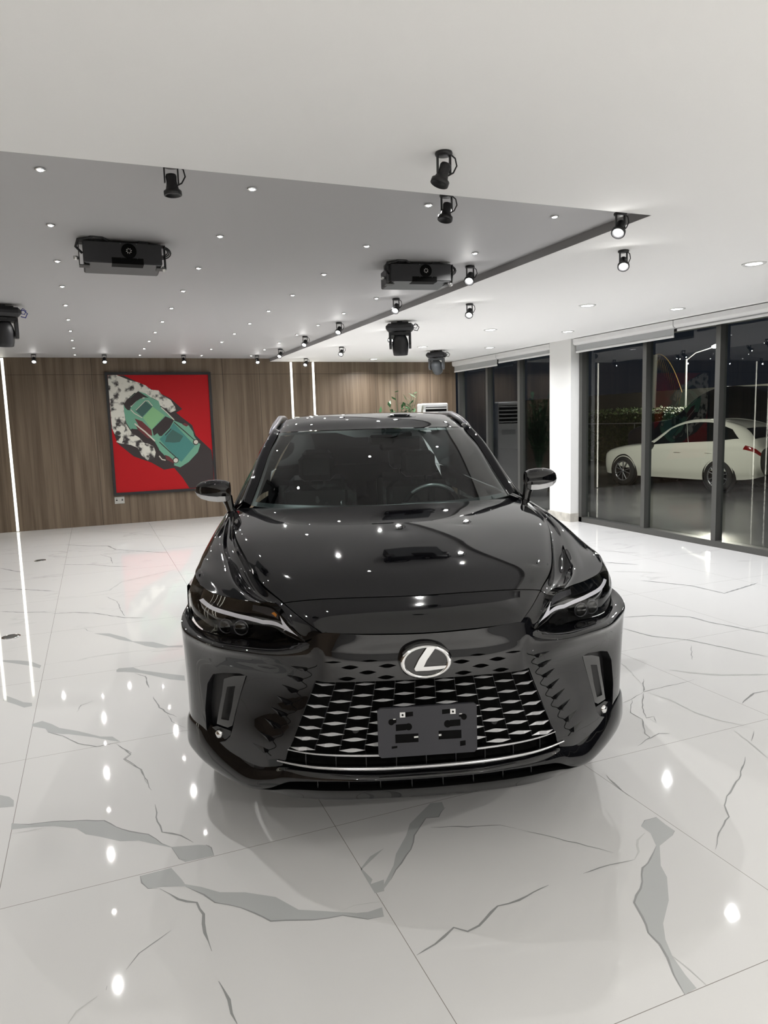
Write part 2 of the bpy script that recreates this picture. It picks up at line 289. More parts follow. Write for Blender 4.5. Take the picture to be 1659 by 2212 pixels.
VEIN_LINE = [[[[-0.433,3.206],[-0.365,3.167],[-0.272,3.147],[-0.173,3.11],[-0.074,3.064],[-0.03,2.993],[0.021,2.933],[0.089,2.878],[0.134,2.786],[0.166,2.747]],0.006,1],[[[0.292,2.705],[0.308,2.678],[0.31,2.619]],0.008,1],[[[0.166,2.747],[0.186,2.652],[0.209,2.635]],0.005,1],[[[0.77,2.041],[0.72,2.049],[0.65,2.101],[0.552,2.121],[0.425,2.172],[0.384,2.234],[0.347,2.28],[0.271,2.342],[0.241,2.403],[0.187,2.476]],0.006,1],[[[0.042,2.607],[0.045,2.562],[0.064,2.518],[0.094,2.506]],0.008,1],[[[0.102,2.5],[0.156,2.414],[0.213,2.369],[0.226,2.299],[0.217,2.207],[0.225,2.114]],0.009,1],[[[0.225,1.982],[0.241,1.9],[0.239,1.849],[0.247,1.808]],0.011,1],[[[0.118,2.263],[0.065,2.23],[0.014,2.198],[-0.025,2.143]],0.005,1],[[[-0.08,2.099],[-0.083,2.083]],0.006,1],[[[-0.107,2.068],[-0.162,2.035],[-0.182,1.998]],0.012,0],[[[0.004,3.803],[0.06,3.662],[0.031,3.621],[0.098,3.471],[0.108,3.38],[0.129,3.241]],0.006,1],[[[0.133,3.109],[0.131,2.96],[0.142,2.871],[0.208,2.814],[0.249,2.742]],0.008,1],[[[-0.427,3.121],[-0.296,3.111]],0.005,0],[[[0.641,2.122],[0.702,2.132],[0.801,2.109]],0.006,0],[[[1.856,1.977],[1.78,1.924],[1.716,1.893],[1.661,1.832],[1.561,1.758],[1.538,1.694],[1.503,1.628],[1.5,1.575],[1.48,1.521],[1.449,1.465],[1.423,1.395]],0.006,1],[[[1.995,2.128],[1.938,2.13],[1.901,2.106]],0.007,1],[[[1.992,2.025],[1.96,2.004]],0.008,1],[[[1.876,2.061],[1.819,2.035],[1.772,1.975],[1.723,1.943]],0.014,0],[[[1.723,1.943],[1.656,1.951],[1.578,1.957],[1.504,1.954]],0.007,1],[[[1.356,1.951],[1.218,1.926],[1.139,1.93],[1.036,1.873],[0.99,1.865],[0.958,1.899],[0.871,1.857],[0.799,1.838]],0.009,1],[[[1.499,1.522],[1.505,1.46],[1.504,1.398]],0.009,0],[[[1.261,2.555],[1.202,2.501],[1.151,2.515],[1.093,2.458],[1.056,2.422],[1.006,2.343],[0.976,2.317],[0.904,2.25],[0.869,2.208]],0.006,1],[[[2.739,2.357],[2.576,2.237],[2.378,2.131],[2.311,2.081],[2.259,2.01],[2.131,1.942],[2.037,1.869]],0.006,1],[[[1.139,2.446],[1.31,2.376],[1.398,2.344],[1.443,2.296]],0.007,1],[[[1.443,2.296],[1.523,2.206],[1.647,2.057],[1.682,2.009]],0.004,1],[[[2.042,2.49],[2.02,2.386],[2.012,2.303]],0.008,1],[[[0.142,4.925],[0.205,4.828],[0.213,4.591]],0.008,1],[[[0.224,4.428],[0.244,4.231],[0.286,4.111],[0.322,4.045]],0.008,1],[[[0.278,4.115],[0.291,3.99],[0.353,3.869]],0.004,1],[[[-0.349,4.153],[-0.268,4.06],[-0.188,3.918],[-0.098,3.834],[0.016,3.84]],0.006,1],[[[-0.007,3.831],[0.063,3.68],[0.024,3.624],[0.095,3.475],[0.116,3.309]],0.005,1],[[[-0.456,6.924],[-0.262,6.879],[-0.106,6.766],[0.144,6.459],[0.306,6.373]],0.014,1],[[[-0.169,7.614],[0.043,7.662],[0.176,8.033],[0.547,8.271],[0.783,8.427]],0.018,0],[[[-0.9,7.253],[-0.697,7.113],[-0.46,6.997]],0.013,1],[[[-1.013,8.329],[-0.734,8.133],[-0.473,7.911]],0.02,1],[[[-0.47,11.112],[-0.179,10.828],[0.086,10.665],[0.178,10.281],[0.808,9.605]],0.02,1],[[[-0.472,9.474],[-0.101,9.256],[0.072,9.047],[0.294,8.886]],0.014,1],[[[-1.149,9.62],[-0.972,9.342],[-0.86,9.177]],0.015,1],[[[-0.204,4.375],[-0.18,4.479],[-0.111,4.525]],0.005,1],[[[-0.179,6.274],[-0.155,6.181],[-0.107,6.122]],0.006,1],[[[-0.023,9.978],[0.104,9.653],[0.111,9.187]],0.008,1],[[[-0.047,12.351],[0.362,11.897],[0.703,11.406],[1.172,10.85]],0.018,0],[[[0.009,7.385],[0.101,7.127],[0.122,6.733],[0.147,6.514]],0.006,1],[[[2.895,3.166],[2.93,3.039],[2.921,2.84],[2.947,2.733],[3.013,2.61]],0.01,0],[[[2.882,3.195],[2.736,3.135],[2.652,3.113]],0.006,1],[[[3.029,3.359],[2.882,3.195],[2.943,3.199],[3.188,3.206],[3.29,3.216]],0.007,1],[[[2.742,3.132],[2.612,2.992],[2.608,2.898],[2.498,2.755],[2.49,2.709],[2.363,2.657]],0.006,1],[[[2.868,3.179],[2.717,3.02],[2.638,2.902],[2.687,2.897],[2.64,2.827],[2.645,2.88]],0.006,1],[[[2.452,2.694],[2.562,2.724],[2.609,2.702]],0.01,1],[[[3.284,3.412],[3.355,3.323],[3.495,3.201],[3.752,3.085]],0.022,0],[[[3.634,4.261],[3.683,4.012],[3.85,3.82],[4.026,3.316]],0.01,1],[[[3.838,4.502],[4.074,4.441],[4.303,4.275],[4.322,4.097],[4.458,3.679]],0.012,1],[[[3.773,3.725],[3.546,3.487]],0.004,1],[[[3.528,2.897],[3.424,2.904],[3.243,2.823]],0.012,1],[[[2.922,2.585],[2.876,2.443],[2.821,2.303]],0.008,0],[[[2.899,2.463],[3.009,2.543]],0.005,1],[[[5.144,6.338],[5.357,6.048]],0.02,1],[[[4.867,5.456],[5.106,5.067],[5.135,4.702],[5.715,4.848]],0.016,1],[[[5.557,6.92],[5.815,6.568]],0.02,0],[[[4.896,5.928],[5.266,5.642]],0.015,0],[[[3.139,3.86],[3.088,3.592],[3.002,3.397],[2.954,3.275]],0.007,0]]
ART = [['ink',[[0.175,0.987],[0.428,0.874],[0.602,0.796],[0.713,0.704],[0.65,0.673],[0.699,0.634],[0.804,0.56],[0.834,0.469],[0.99,0.333],[1.008,0.234],[0.995,0],[0.735,0.003],[0.672,0.099],[0.591,0.19],[0.487,0.179],[0.362,0.248],[0.196,0.306],[0.046,0.424],[0.003,0.556],[0,0.895],[0.003,0.997],[0.155,0.997]]],['smoke',[[0.002,0.998],[0.086,1],[0.208,0.956],[0.291,0.937],[0.359,0.912],[0.413,0.874],[0.485,0.867],[0.518,0.828],[0.601,0.783],[0.64,0.725],[0.648,0.693],[0.591,0.674],[0.543,0.707],[0.488,0.74],[0.463,0.785],[0.324,0.843],[0.247,0.85],[0.156,0.782],[0.138,0.733],[0.136,0.646],[0.144,0.583],[0.194,0.507],[0.261,0.467],[0.313,0.415],[0.384,0.4],[0.414,0.335],[0.394,0.279],[0.328,0.269],[0.275,0.309],[0.238,0.38],[0.17,0.407],[0.073,0.423],[0.033,0.437],[0.086,0.479],[0.025,0.505],[0.003,0.556],[0.001,0.834]]],['mint',[[0.283,0.862],[0.353,0.843],[0.421,0.798],[0.477,0.778],[0.494,0.727],[0.555,0.675],[0.629,0.603],[0.715,0.569],[0.767,0.561],[0.81,0.502],[0.818,0.463],[0.859,0.41],[0.87,0.37],[0.81,0.294],[0.721,0.226],[0.651,0.2],[0.594,0.219],[0.59,0.258],[0.499,0.306],[0.452,0.353],[0.415,0.424],[0.296,0.535],[0.204,0.544],[0.146,0.596],[0.133,0.683],[0.132,0.746],[0.208,0.813]]],['ink',[[0.133,0.758],[0.283,0.862],[0.385,0.805],[0.322,0.812],[0.246,0.769],[0.201,0.732],[0.182,0.689],[0.144,0.727]]],['deep',[[0.24,0.7],[0.347,0.78],[0.414,0.729],[0.306,0.642]]],['lime',[[0.312,0.636],[0.414,0.729],[0.53,0.65],[0.389,0.533]]],['ink',[[0.396,0.533],[0.537,0.644],[0.622,0.61],[0.572,0.541],[0.485,0.473],[0.406,0.482]]],['maroon',[[0.23,0.631],[0.302,0.605],[0.388,0.527],[0.391,0.476],[0.349,0.496],[0.27,0.561]]],['ink',[[0.211,0.538],[0.295,0.529],[0.415,0.424],[0.452,0.359],[0.409,0.367],[0.315,0.44]]],['maroon',[[0.235,0.575],[0.322,0.509],[0.382,0.457],[0.346,0.458],[0.253,0.537]]],['teal',[[0.461,0.448],[0.57,0.528],[0.613,0.585],[0.818,0.379],[0.67,0.241],[0.621,0.269]]],['mint',[[0.149,0.708],[0.191,0.701],[0.231,0.606],[0.223,0.556],[0.182,0.538],[0.146,0.596]]],['maroon',[[0.7,0.57],[0.731,0.582],[0.767,0.561],[0.743,0.549]]],['maroon',[[0.506,0.309],[0.549,0.292],[0.597,0.251],[0.588,0.232],[0.517,0.267]]],['deep',[[0.536,0.471],[0.6,0.527],[0.706,0.466],[0.664,0.416],[0.604,0.412],[0.516,0.421]]],['ink',[[0.455,0.42],[0.543,0.34],[0.625,0.27],[0.631,0.275],[0.549,0.346],[0.462,0.425]]],['ink',[[0.617,0.588],[0.707,0.515],[0.812,0.428],[0.818,0.433],[0.714,0.521],[0.624,0.594]]],['bone',[[0.222,0.583],[0.318,0.511],[0.411,0.427],[0.42,0.435],[0.327,0.52],[0.23,0.592]]],['bone',[[0.204,0.729],[0.28,0.796],[0.342,0.801],[0.342,0.809],[0.275,0.803],[0.197,0.735]]],['bone',[[0.195,0.704],[0.228,0.672],[0.303,0.633],[0.307,0.639],[0.233,0.678],[0.202,0.71]]],['bone',[[0.497,0.717],[0.551,0.672],[0.618,0.607],[0.626,0.613],[0.558,0.678],[0.504,0.724]]],['bone',[[0.249,0.698],[0.349,0.777],[0.373,0.777],[0.412,0.733],[0.418,0.737],[0.378,0.782],[0.345,0.782],[0.245,0.702]]],['ink',[[0.208,0.738],[0.276,0.792],[0.323,0.803],[0.32,0.82],[0.266,0.807],[0.195,0.751]]],['mint',[[0.59,0.213],[0.654,0.193],[0.745,0.237],[0.846,0.32],[0.878,0.393],[0.855,0.4],[0.826,0.332],[0.731,0.253],[0.65,0.214],[0.598,0.232]]],['ink',[[0.643,0.256],[0.638,0.242],[0.625,0.233],[0.61,0.23],[0.594,0.234],[0.584,0.244],[0.581,0.258],[0.586,0.272],[0.599,0.281],[0.615,0.284],[0.63,0.28],[0.64,0.269]]],['bone',[[0.635,0.255],[0.631,0.245],[0.622,0.238],[0.61,0.236],[0.599,0.239],[0.591,0.246],[0.589,0.257],[0.593,0.266],[0.602,0.273],[0.614,0.276],[0.625,0.272],[0.633,0.265]]],['ink',[[0.86,0.408],[0.855,0.395],[0.843,0.386],[0.828,0.383],[0.813,0.387],[0.803,0.397],[0.8,0.41],[0.805,0.423],[0.817,0.432],[0.832,0.435],[0.847,0.431],[0.857,0.421]]],['bone',[[0.854,0.41],[0.851,0.401],[0.842,0.394],[0.831,0.392],[0.82,0.395],[0.812,0.402],[0.81,0.411],[0.814,0.42],[0.823,0.427],[0.834,0.429],[0.845,0.426],[0.852,0.419]]],['bone',[[0.443,0.299],[0.47,0.266],[0.508,0.257],[0.51,0.266],[0.476,0.273],[0.451,0.305]]],['ink',[[0.525,0.476],[0.589,0.531],[0.583,0.537],[0.519,0.481]]],['mint',[[0.405,0.475],[0.444,0.5],[0.47,0.467],[0.447,0.455]]],['smoke',[[0.246,0.386],[0.284,0.416],[0.342,0.414],[0.397,0.387],[0.415,0.335],[0.398,0.282],[0.343,0.268],[0.295,0.295],[0.278,0.34]]]]
# ================================================================ THE ROOM
def vein_ribbon(b, L_, w_, mi, z):
    # straight traced line, resampled and roughened the way marble cracks run
    pts = []
    rnd = random.Random(int(abs(L_[0][0]*1000))+len(L_))
    for p, q in zip(L_, L_[1:]):
        n = max(1, int(math.hypot(q[0]-p[0], q[1]-p[1])/.035))
        for k in range(n):
            t = k/n; j = 0 if k == 0 else .0035
            pts.append((p[0]+(q[0]-p[0])*t+rnd.uniform(-j, j), p[1]+(q[1]-p[1])*t+rnd.uniform(-j, j)))
    pts.append(tuple(L_[-1])); n = len(pts); v = []
    for i, p in enumerate(pts):
        a = pts[max(i-1, 0)]; c = pts[min(i+1, n-1)]; dx, dy = c[0]-a[0], c[1]-a[1]; l = math.hypot(dx, dy) or 1
        taper = min(1, (i+.4)/2.5, (n-1-i+.4)/2.5); h = w_/2*taper*rnd.uniform(.55, 1.25)
        v += [(p[0]-dy/l*h, p[1]+dx/l*h, z), (p[0]+dy/l*h, p[1]-dx/l*h, z)]
    b.add(v, [(2*i, 2*i+1, 2*i+3, 2*i+2) for i in range(n-1)], mi)
b = MB(); b.box((XL-.2, YF-.2, -.2), (XW+.07, YB+.2, 0))
for g in VEIN_FILL:
    tri = geometry.tessellate_polygon([[Vector((x, y, 0)) for x, y in g]])
    b.add([(x, y, .0004) for x, y in g], tri, 1)
for i, (g, wd, tone) in enumerate(VEIN_LINE): vein_ribbon(b, g, wd, 2 if tone else 3, .0006+.00001*i)
fl = b.build('floor', [M['floor'], M['vein'], M['veinedge'], M['veinsoft']]); tag(fl, kind='structure')
# ceiling with the raised bay over the left part of the room
b = MB()
b.box((XL, YF, ZC), (XW+.1, RY, ZC+.25)); b.box((RX, RY, ZC), (XW+.1, YB+.1, ZC+.25))
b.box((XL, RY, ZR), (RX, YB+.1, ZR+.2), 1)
b.box((RX-.003, RY, ZC+.0005), (RX+.001, YB, ZR+.01), 2); b.box((XL, RY-.001, ZC+.0005), (RX, RY+.003, ZR+.01), 2)
tag(b.build('ceiling', [M['ceiling'], M['bay'], M['fascia']]), kind='structure')
# wood walls with panel joints
b = MB(); b.box((XL-.15, YB, 0), (6.72, YB+.15, ZR+.05))
b.box((6.72, YB-.12, 0), (6.80, YB+.15, ZC))
for x in (-2.4, .065, 2.22, 2.88, 5.13, 5.58, 6.3): b.box((x-.003, YB-.0015, 0), (x+.003, YB+.001, 2.8), 1)
for x in (.51, 1.81): b.box((x-.003, YB-.0015, 0), (x+.003, YB+.001, .52), 1)
b.box((XL, YB-.0015, 2.527), (6.72, YB+.001, 2.533), 1)
tag(b.build('wall_back', [M['wood'], M['joint']]), kind='structure')
b = MB(); b.box((XL-.15, YF, 0), (XL, YB, ZR+.05))
for y in np.arange(-4, 13, 1.22): b.box((XL-.001, y-.003, 0), (XL+.0015, y+.003, 2.8), 1)
tag(b.build('wall_left', [M['wood'], M['joint']]), kind='structure')
M['frontwall'] = mat('grey_front_wall', (.26, .26, .26), .6)
b = MB(); b.box((XL-.15, YF-.15, 0), (XW+.1, YF, ZC)); tag(b.build('wall_front', M['frontwall']), kind='structure')
# white column between the two window runs, stone skirting
b = MB(); b.box((6.70, 9.06, 0), (7.02, 9.60, ZC+.1)); tag(b.build('wall_column', M['white']), kind='structure')
b = MB(); b.box((6.68, 9.04, 0), (7.03, 9.62, .13)); tag(b.build('baseboard_column', M['stone']), kind='structure')
b = MB(); b.box((XW+.02, YF, 2.66), (7.1, YB+.1, 4.2)); b.box((7.02, YF, -.3), (7.1, YB+.1, 0)); tag(b.build('wall_right', M['white']), kind='structure')
def window(name, y0, y1, mull, panes):
    b = MB()
    b.box((XW, y0, 0), (XW+.12, y1, .075)); b.box((XW, y0, 2.62), (XW+.12, y1, 2.70))
    b.box((XW, y0, 0), (XW+.12, y0+.06, 2.66)); b.box((XW, y1-.07, 0), (XW+.12, y1, 2.66))
    for y in mull: b.box((XW+.01, y-.035, .07), (XW+.12, y+.035, 2.64))
    o = b.build(name, M['frame']); tag(o, kind='structure')
    ys = [y0+.05]+list(mull)+[y1-.06]
    for a, c in zip(ys, ys[1:]):
        p = MB(); p.add([(XG, a, .07), (XG, c, .07), (XG, c, 2.64), (XG, a, 2.64)], [(0, 1, 2, 3)]); p.build('glass_pane', M['pane'], o)
window('window_1', YF+.3, 9.04, [-3.6, -2.35, -1.1, .15, 1.4, 2.65, 3.92, 5.2, 6.46, 7.67], 0)
window('window_2', 9.62, YB-.14, [10.72, 11.80], 0)
def blind(y0, y1, drop, label):
    t = thing('roller_blind', (6.77, (y0+y1)/2, ZC-.01), label, 'blind', None); yc = (y0+y1)/2
    h = (y1-y0)/2-.008
    b = MB(); n = 10
    prof = [(-.055, 0), (-.055, -.055), (-.045, -.08), (-.02, -.09), (.045, -.09), (.055, -.08), (.055, 0)]
    v = [(x, s_*h, z) for s_ in (-1, 1) for x, z in prof]; k = len(prof)
    b.add(v, [(i, i+1, k+i+1, k+i) for i in range(k-1)]+[tuple(range(k)), tuple(range(k, 2*k))[::-1], (k-1, 0, k, 2*k-1)])
    b.build('cassette', M['blindbox'], t)
    b = MB(); b.box((-.012, -h+.02, -.09-drop), (-.008, h-.02, -.085)); b.build('fabric', M['blind'], t)
    b = MB(); b.bbox((-.02, -h+.02, -.09-drop-.028), (0, h-.02, -.09-drop), .004); b.build('bottom_rail', M['blindbox'], t)
    return t
blind(7.04, 9.04, .085, 'white roller blind with a grey band lowered, just right of the white column')
blind(4.3, 7.04, .015, 'white roller blind rolled almost fully up, at the far right edge')
blind(9.62, 11.25, .05, 'white roller blind above the window just left of the white column')
blind(11.25, 12.93, .09, 'white roller blind with a grey band lowered, in the far corner beside the wood wall')
# ================================================================ LIGHTS OF THE ROOM
def area(name, loc, watts, size, parent=None, spread=150, color=(1, .988, .965), rot=(0, 0, 0)):
    d = bpy.data.lights.new(name, 'AREA'); d.shape = 'DISK'; d.size = size; d.energy = watts; d.color = color; d.spread = math.radians(spread)
    o = bpy.data.objects.new(name, d); COL.objects.link(o); o.location = loc; o.rotation_euler = rot
    if parent: o.parent = parent
    return o
# vertical led strips
def strip(x, y, label, wall='back', z1=ZR-.01):
    if wall == 'back':
        t = thing('led_strip_light', (x, YB-.004, 0), label, 'strip light', 'vertical led strips')
        b = MB(); b.box((-.022, -.006, .01), (.022, .004, z1)); b.build('channel', M['ac'], t)
        b = MB(); b.box((-.015, -.012, .012), (.015, -.005, z1-.005)); b.build('diffuser', M['strip'], t)
    else:
        t = thing('led_strip_light', (XL+.004, y, 0), label, 'strip light', 'vertical led strips')
        b = MB(); b.box((-.004, -.022, .01), (.006, .022, z1)); b.build('channel', M['ac'], t)
        b = MB(); b.box((.005, -.015, .012), (.012, .015, z1-.005)); b.build('diffuser', M['strip'], t)
strip(-1.245, 0, 'vertical warm white LED strip at the left edge of the wood wall')
strip(-1.67, 0, 'vertical LED strip just outside the left frame, mirrored in the floor')
strip(3.47, 0, 'left one of the two vertical LED strips on the wood wall above the car roof', z1=ZC-.01)
strip(3.89, 0, 'right one of the two vertical LED strips on the wood wall above the car roof', z1=ZC-.01)
strip(0, 5.2, 'vertical LED strip on the left side wall, mirrored along the car flank', 'left')
strip(0, 5.65, 'second vertical LED strip on the left side wall, beside the first', 'left')
# tiny star lights in the raised bay
rings = MB().lathe([(.015, 0), (.025, -.001), (.025, -.005), (.021, -.009), (.015, -.006)], n=16, caps=False)
glow = MB().lathe([(.0, -.011), (.009, -.010), (.0145, -.006)], n=14, caps=False)
star0 = thing('star_light', (-.12, 3.76, ZR), 'x', 'ceiling light', 'star lights in the raised ceiling bay')
rings.build('bezel', M['chrome'], star0); glow.build('emitter', M['star'], star0)
rowname = ['leftmost row', 'second row from left', 'third row from left', 'rightmost row']
first = True
for ci, x in enumerate((-.13, .84, 1.825, 2.66)):
    for k in range(10):
        if ci == 3 and k in (2,): continue
        y = 3.76+k*.965+(0 if k < 9 else .05)
        if y > 12.7: continue
        t = star0 if first else copy_tree(star0); first = False
        t.location = (x+(-.03*k/9), y, ZR)
        t['label'] = 'tiny star light in the grey bay, %s, %s from front' % (rowname[ci], ORD[k])
# recessed downlights in the lower ceiling
dl0 = thing('downlight', (4.87, 4.27, ZC), 'x', 'ceiling light', 'round recessed downlights')
MB().lathe([(.062, 0), (.088, 0), (.088, -.004), (.078, -.010), (.062, -.006)], n=24, caps=False).build('trim_ring', M['blindbox'], dl0)
MB().lathe([(.0, -.004), (.061, -.004)], n=20, caps=False).build('emitter', M['down'], dl0)
first = True
nm = {0: 'inner row', 1: 'outer row nearest the windows'}
k2 = {4.27: 'nearest the camera', 6.31: 'second from the front', 8.28: 'third from the front', 10.35: 'fourth from the front', 12.45: 'nearest the wood wall'}
for ci, x in enumerate((4.87, 6.07)):
    for y in (4.27, 6.31, 8.28, 10.35, 12.45):
        t = dl0 if first else copy_tree(dl0); first = False
        t.location = (x, y, ZC); t['label'] = 'round recessed downlight in the white ceiling, %s, %s' % (nm[ci], k2[y])
        area('downlight_lamp', (0, 0, -.02), DOWNLIGHT_W, .035, t, color=(.975, .98, 1))
for i, (x, y) in enumerate([(4.87, -.6), (6.07, -.6), (4.87, -3.2), (1.6, -2.2), (-1.4, -1.6), (-1.6, -3.8), (1.6, -4.0)]):
    t = copy_tree(dl0); t.location = (x, y, ZC); t['label'] = 'round recessed downlight in the ceiling behind the photographer'
    for c in children_of(t):
        if c.type == 'LIGHT': c.data = c.data.copy(); c.data.color = (1, .98, .94); c.data.energy = DOWNLIGHT_W*FRONT_K
# raised bay: the wash of the star lights as seen on the floor
for (x, y) in [(-.13-.03*k/9 if c == 0 else (.84, 1.825, 2.66)[c-1]-.03*k/9, 3.76+k*.965) for c in range(4) for k in range(c % 2, 9, 2)]+[(-2.2, 7.5), (-2.2, 4.2), (-2.2, 11)]:
    area('star_wash', (x, y, ZR-.016), BAY_W*.5, .02)
# black spot lamps on brackets
def spot(x, y, zb, label, aim=(-.3, -.45), lit=True, drop=.075, s=1.0, cable=True, power=0, group='black ceiling spot lamps'):
    """base plate on the ceiling, two thin arms, conical head tilted by aim, curved cable"""
    t = thing('spot_lamp', (x, y, zb), label, 'spot light', group)
    MB().lathe([(0, 0), (.036*s, 0), (.038*s, -.006), (.036*s, -.013), (.0, -.014)], n=20).build('base', M['blackmetal'], t)
    for sx in (-1, 1):
        b = MB(); b.box((sx*.030*s-.003, -.006, -.085), (sx*.030*s+.003, .006, -.012)); b.build('bracket_arm', M['blackmetal'], t)
    piv = Vector((0, 0, -.075*s)); ax = Vector((aim[0], aim[1], -1)).normalized()
    h = MB().lathe([(0, -.028), (.022, -.028), (.025, -.020), (.023, .0), (.025, .018), (.031, .040), (.040, .044), (.040, .062), (.034, .064), (.030, .054), (0, .052)], c=piv, ax=ax, n=20)
    head = h.build('lamp_head', M['blackmetal'], t)
    if lit:
        MB().lathe([(0, .057), (.018, .0565), (.025, .054)], c=piv, ax=ax, n=16, caps=False).build('bulb', M['bulb'], t)
        if power:
            d = bpy.data.lights.new('spot_lamp_spill', 'POINT'); d.energy = SPILL_W; d.shadow_soft_size = .008; d.color = (1, .985, .96)
            o = bpy.data.objects.new('spot_lamp_spill', d); COL.objects.link(o); o.parent = t; o.location = piv+ax*.068
            d = bpy.data.lights.new('spot_lamp_light', 'SPOT'); d.energy = power; d.spot_size = math.radians(70); d.spot_blend = .6; d.shadow_soft_size = .010; d.color = (1, .98, .94)
            o = bpy.data.objects.new('spot_lamp_light', d); COL.objects.link(o); o.parent = t; o.location = piv+ax*.070
            o.rotation_euler = ax.to_track_quat('-Z', 'Y').to_euler()
    if cable:
        MB().tube([(.03*s, .0, -.004), (.055, .0, -.02), (.062, .0, -.05), (.045, .0, -.08), (.018, .0, -.095)], .0035, 6).build('cable', M['cable'], t)
    return t
spot(1.48, 2.89, ZC, 'black spot lamp on the near white ceiling, tilted left, whole bracket visible', (-.40, .05), lit=False)
spot(.42, 3.53, ZR, 'black spot lamp pointing straight down in the grey bay near the left', (.05, -.02), lit=False, s=1.0)
spot(1.84, 3.57, ZR, 'black spot lamp half hidden by the bay edge, below the big tilted spot', (-.25, -.1), lit=False)
spot(2.93, 3.50, ZR-.03, 'black spot lamp in the corner of the grey bay', (-.7, -.45), power=SPOT_W)
names = ['nearest the camera', 'second from the front', 'third from the front', 'fourth from the front', 'farthest, near the wood wall']
for i, (x, y) in enumerate([(2.84, 5.13), (2.85, 6.64), (2.83, 8.34), (2.80, 9.72), (2.86, 11.37)]):
    spot(x, y, ZC+.03 if i < 0 else ZC+.05, 'lit black spot lamp in the row along the bay edge, %s' % names[i], (-.6, -.65), power=SPOT_W*.6)
for i, (x, y) in enumerate([(3.53, 4.18), (3.57, 6.47), (3.63, 8.64), (3.58, 10.48), (3.57, 12.40)]):
    spot(x, y, ZC, 'lit black spot lamp on the white ceiling beside the bay, %s' % names[i], (-.6, -.75), power=SPOT_W*.6)
wn_ = ['above the left LED strip', 'above the painting\'s left corner', 'above the painting\'s right corner', 'left of the twin LED strips']
for i, x in enumerate((-.75, .27, 1.50, 2.73)):
    t = spot(x, 12.5, ZR, 'bright spot lamp against the wood wall, %s' % wn_[i], (0, -.75), power=SPOT_W, cable=False, group='spot lamps along the wood wall')
# projectors
def projector(loc, rz, label):
    t = thing('projector', loc, label, 'projector', 'black ceiling projectors', rz)
    b = MB(); b.bbox((-.235, 0, -.150), (.235, .36, -.022), .006, 0); b.build('body', M['blackplastic'], t)
    b = MB(); b.box((-.225, .004, -.1525), (.225, .35, -.150)); b.box((-.07, -.004, -.155), (.12, .10, -.118), 1); b.build('base_plate', [M['greymetal'], M['void']], t)
    b = MB(); b.lathe([(0, 0), (.046, 0), (.046, -.004), (.040, -.006), (.012, -.006), (0, -.008)], c=(.035, 0, -.075), ax=(0, 1, 0), n=24)
    f = b.build('fan', M['void'], t)
    b = MB()
    for k in range(8): 
        a = k*math.pi/4; b.tube([(.035+.010*math.cos(a), -.009, -.075+.010*math.sin(a)), (.035+.017*math.cos(a+.3), -.009, -.075+.017*math.sin(a+.3))], .0022, 5)
    b.build('fan_emblem', M['screw'], f)
    for sx in (-1, 1):
        for sz in (-1, 1): MB().lathe([(0, -.003), (.0045, -.003), (.0045, 0)], c=(.035+sx*.048, -.001, -.075+sz*.045), ax=(0, 1, 0), n=8).build('screw', M['greymetal'], t)
    def brk(sx):
        b = MB()
        for a, c in (((.256, .04, -.16), (.262, .12, -.02)), ((.15, .04, -.024), (.262, .12, -.018)), ((.10, .04, -.022), (.16, .3, 0)), ((.20, .04, -.165), (.262, .12, -.16))): b.box((min(sx*a[0], sx*c[0]), a[1], a[2]), (max(sx*a[0], sx*c[0]), c[1], c[2]))
        b.build('bracket', M['blackmetal'], t)
    brk(-1); brk(1)
    MB().lathe([(0, -.02), (.012, -.02), (.014, 0), (.008, .01), (0, .01)], c=(-.272, .08, -.115), ax=(1, 0, 0), n=10).build('clamp_knob', M['screw'], t)
    MB().lathe([(0, .02), (.012, .02), (.014, 0), (.008, -.01), (0, -.01)], c=(.245, .06, -.158), ax=(.5, 0, -1), n=10).build('clamp_knob', M['screw'], t)
    b = MB(); b.tube([(-.24, .05, -.09), (-.275, .02, -.06), (-.26, 0, -.02), (-.20, -.01, -.012), (-.17, -.02, .0), (-.12, -.01, -.002), (-.08, .03, -.02)], .008, 8)
    b.build('cable', M['cable'], t)
    b = MB()
    for k in range(3): 
        r_ = .03+.008*k; b.tube([(.235+r_*1.4*math.sin(a), .06+.012*k, -.055-r_*math.cos(a)*.9) for a in np.linspace(0, math.pi, 9)], .004, 6)
    b.build('cable', M['cable'], t)
    return t
projector((.265, 4.95, ZR), 0, 'black projector on the left of the grey ceiling bay')
projector((2.38, 5.05, ZR), math.radians(-10), 'black projector on the right of the grey ceiling bay, beside the bay edge')
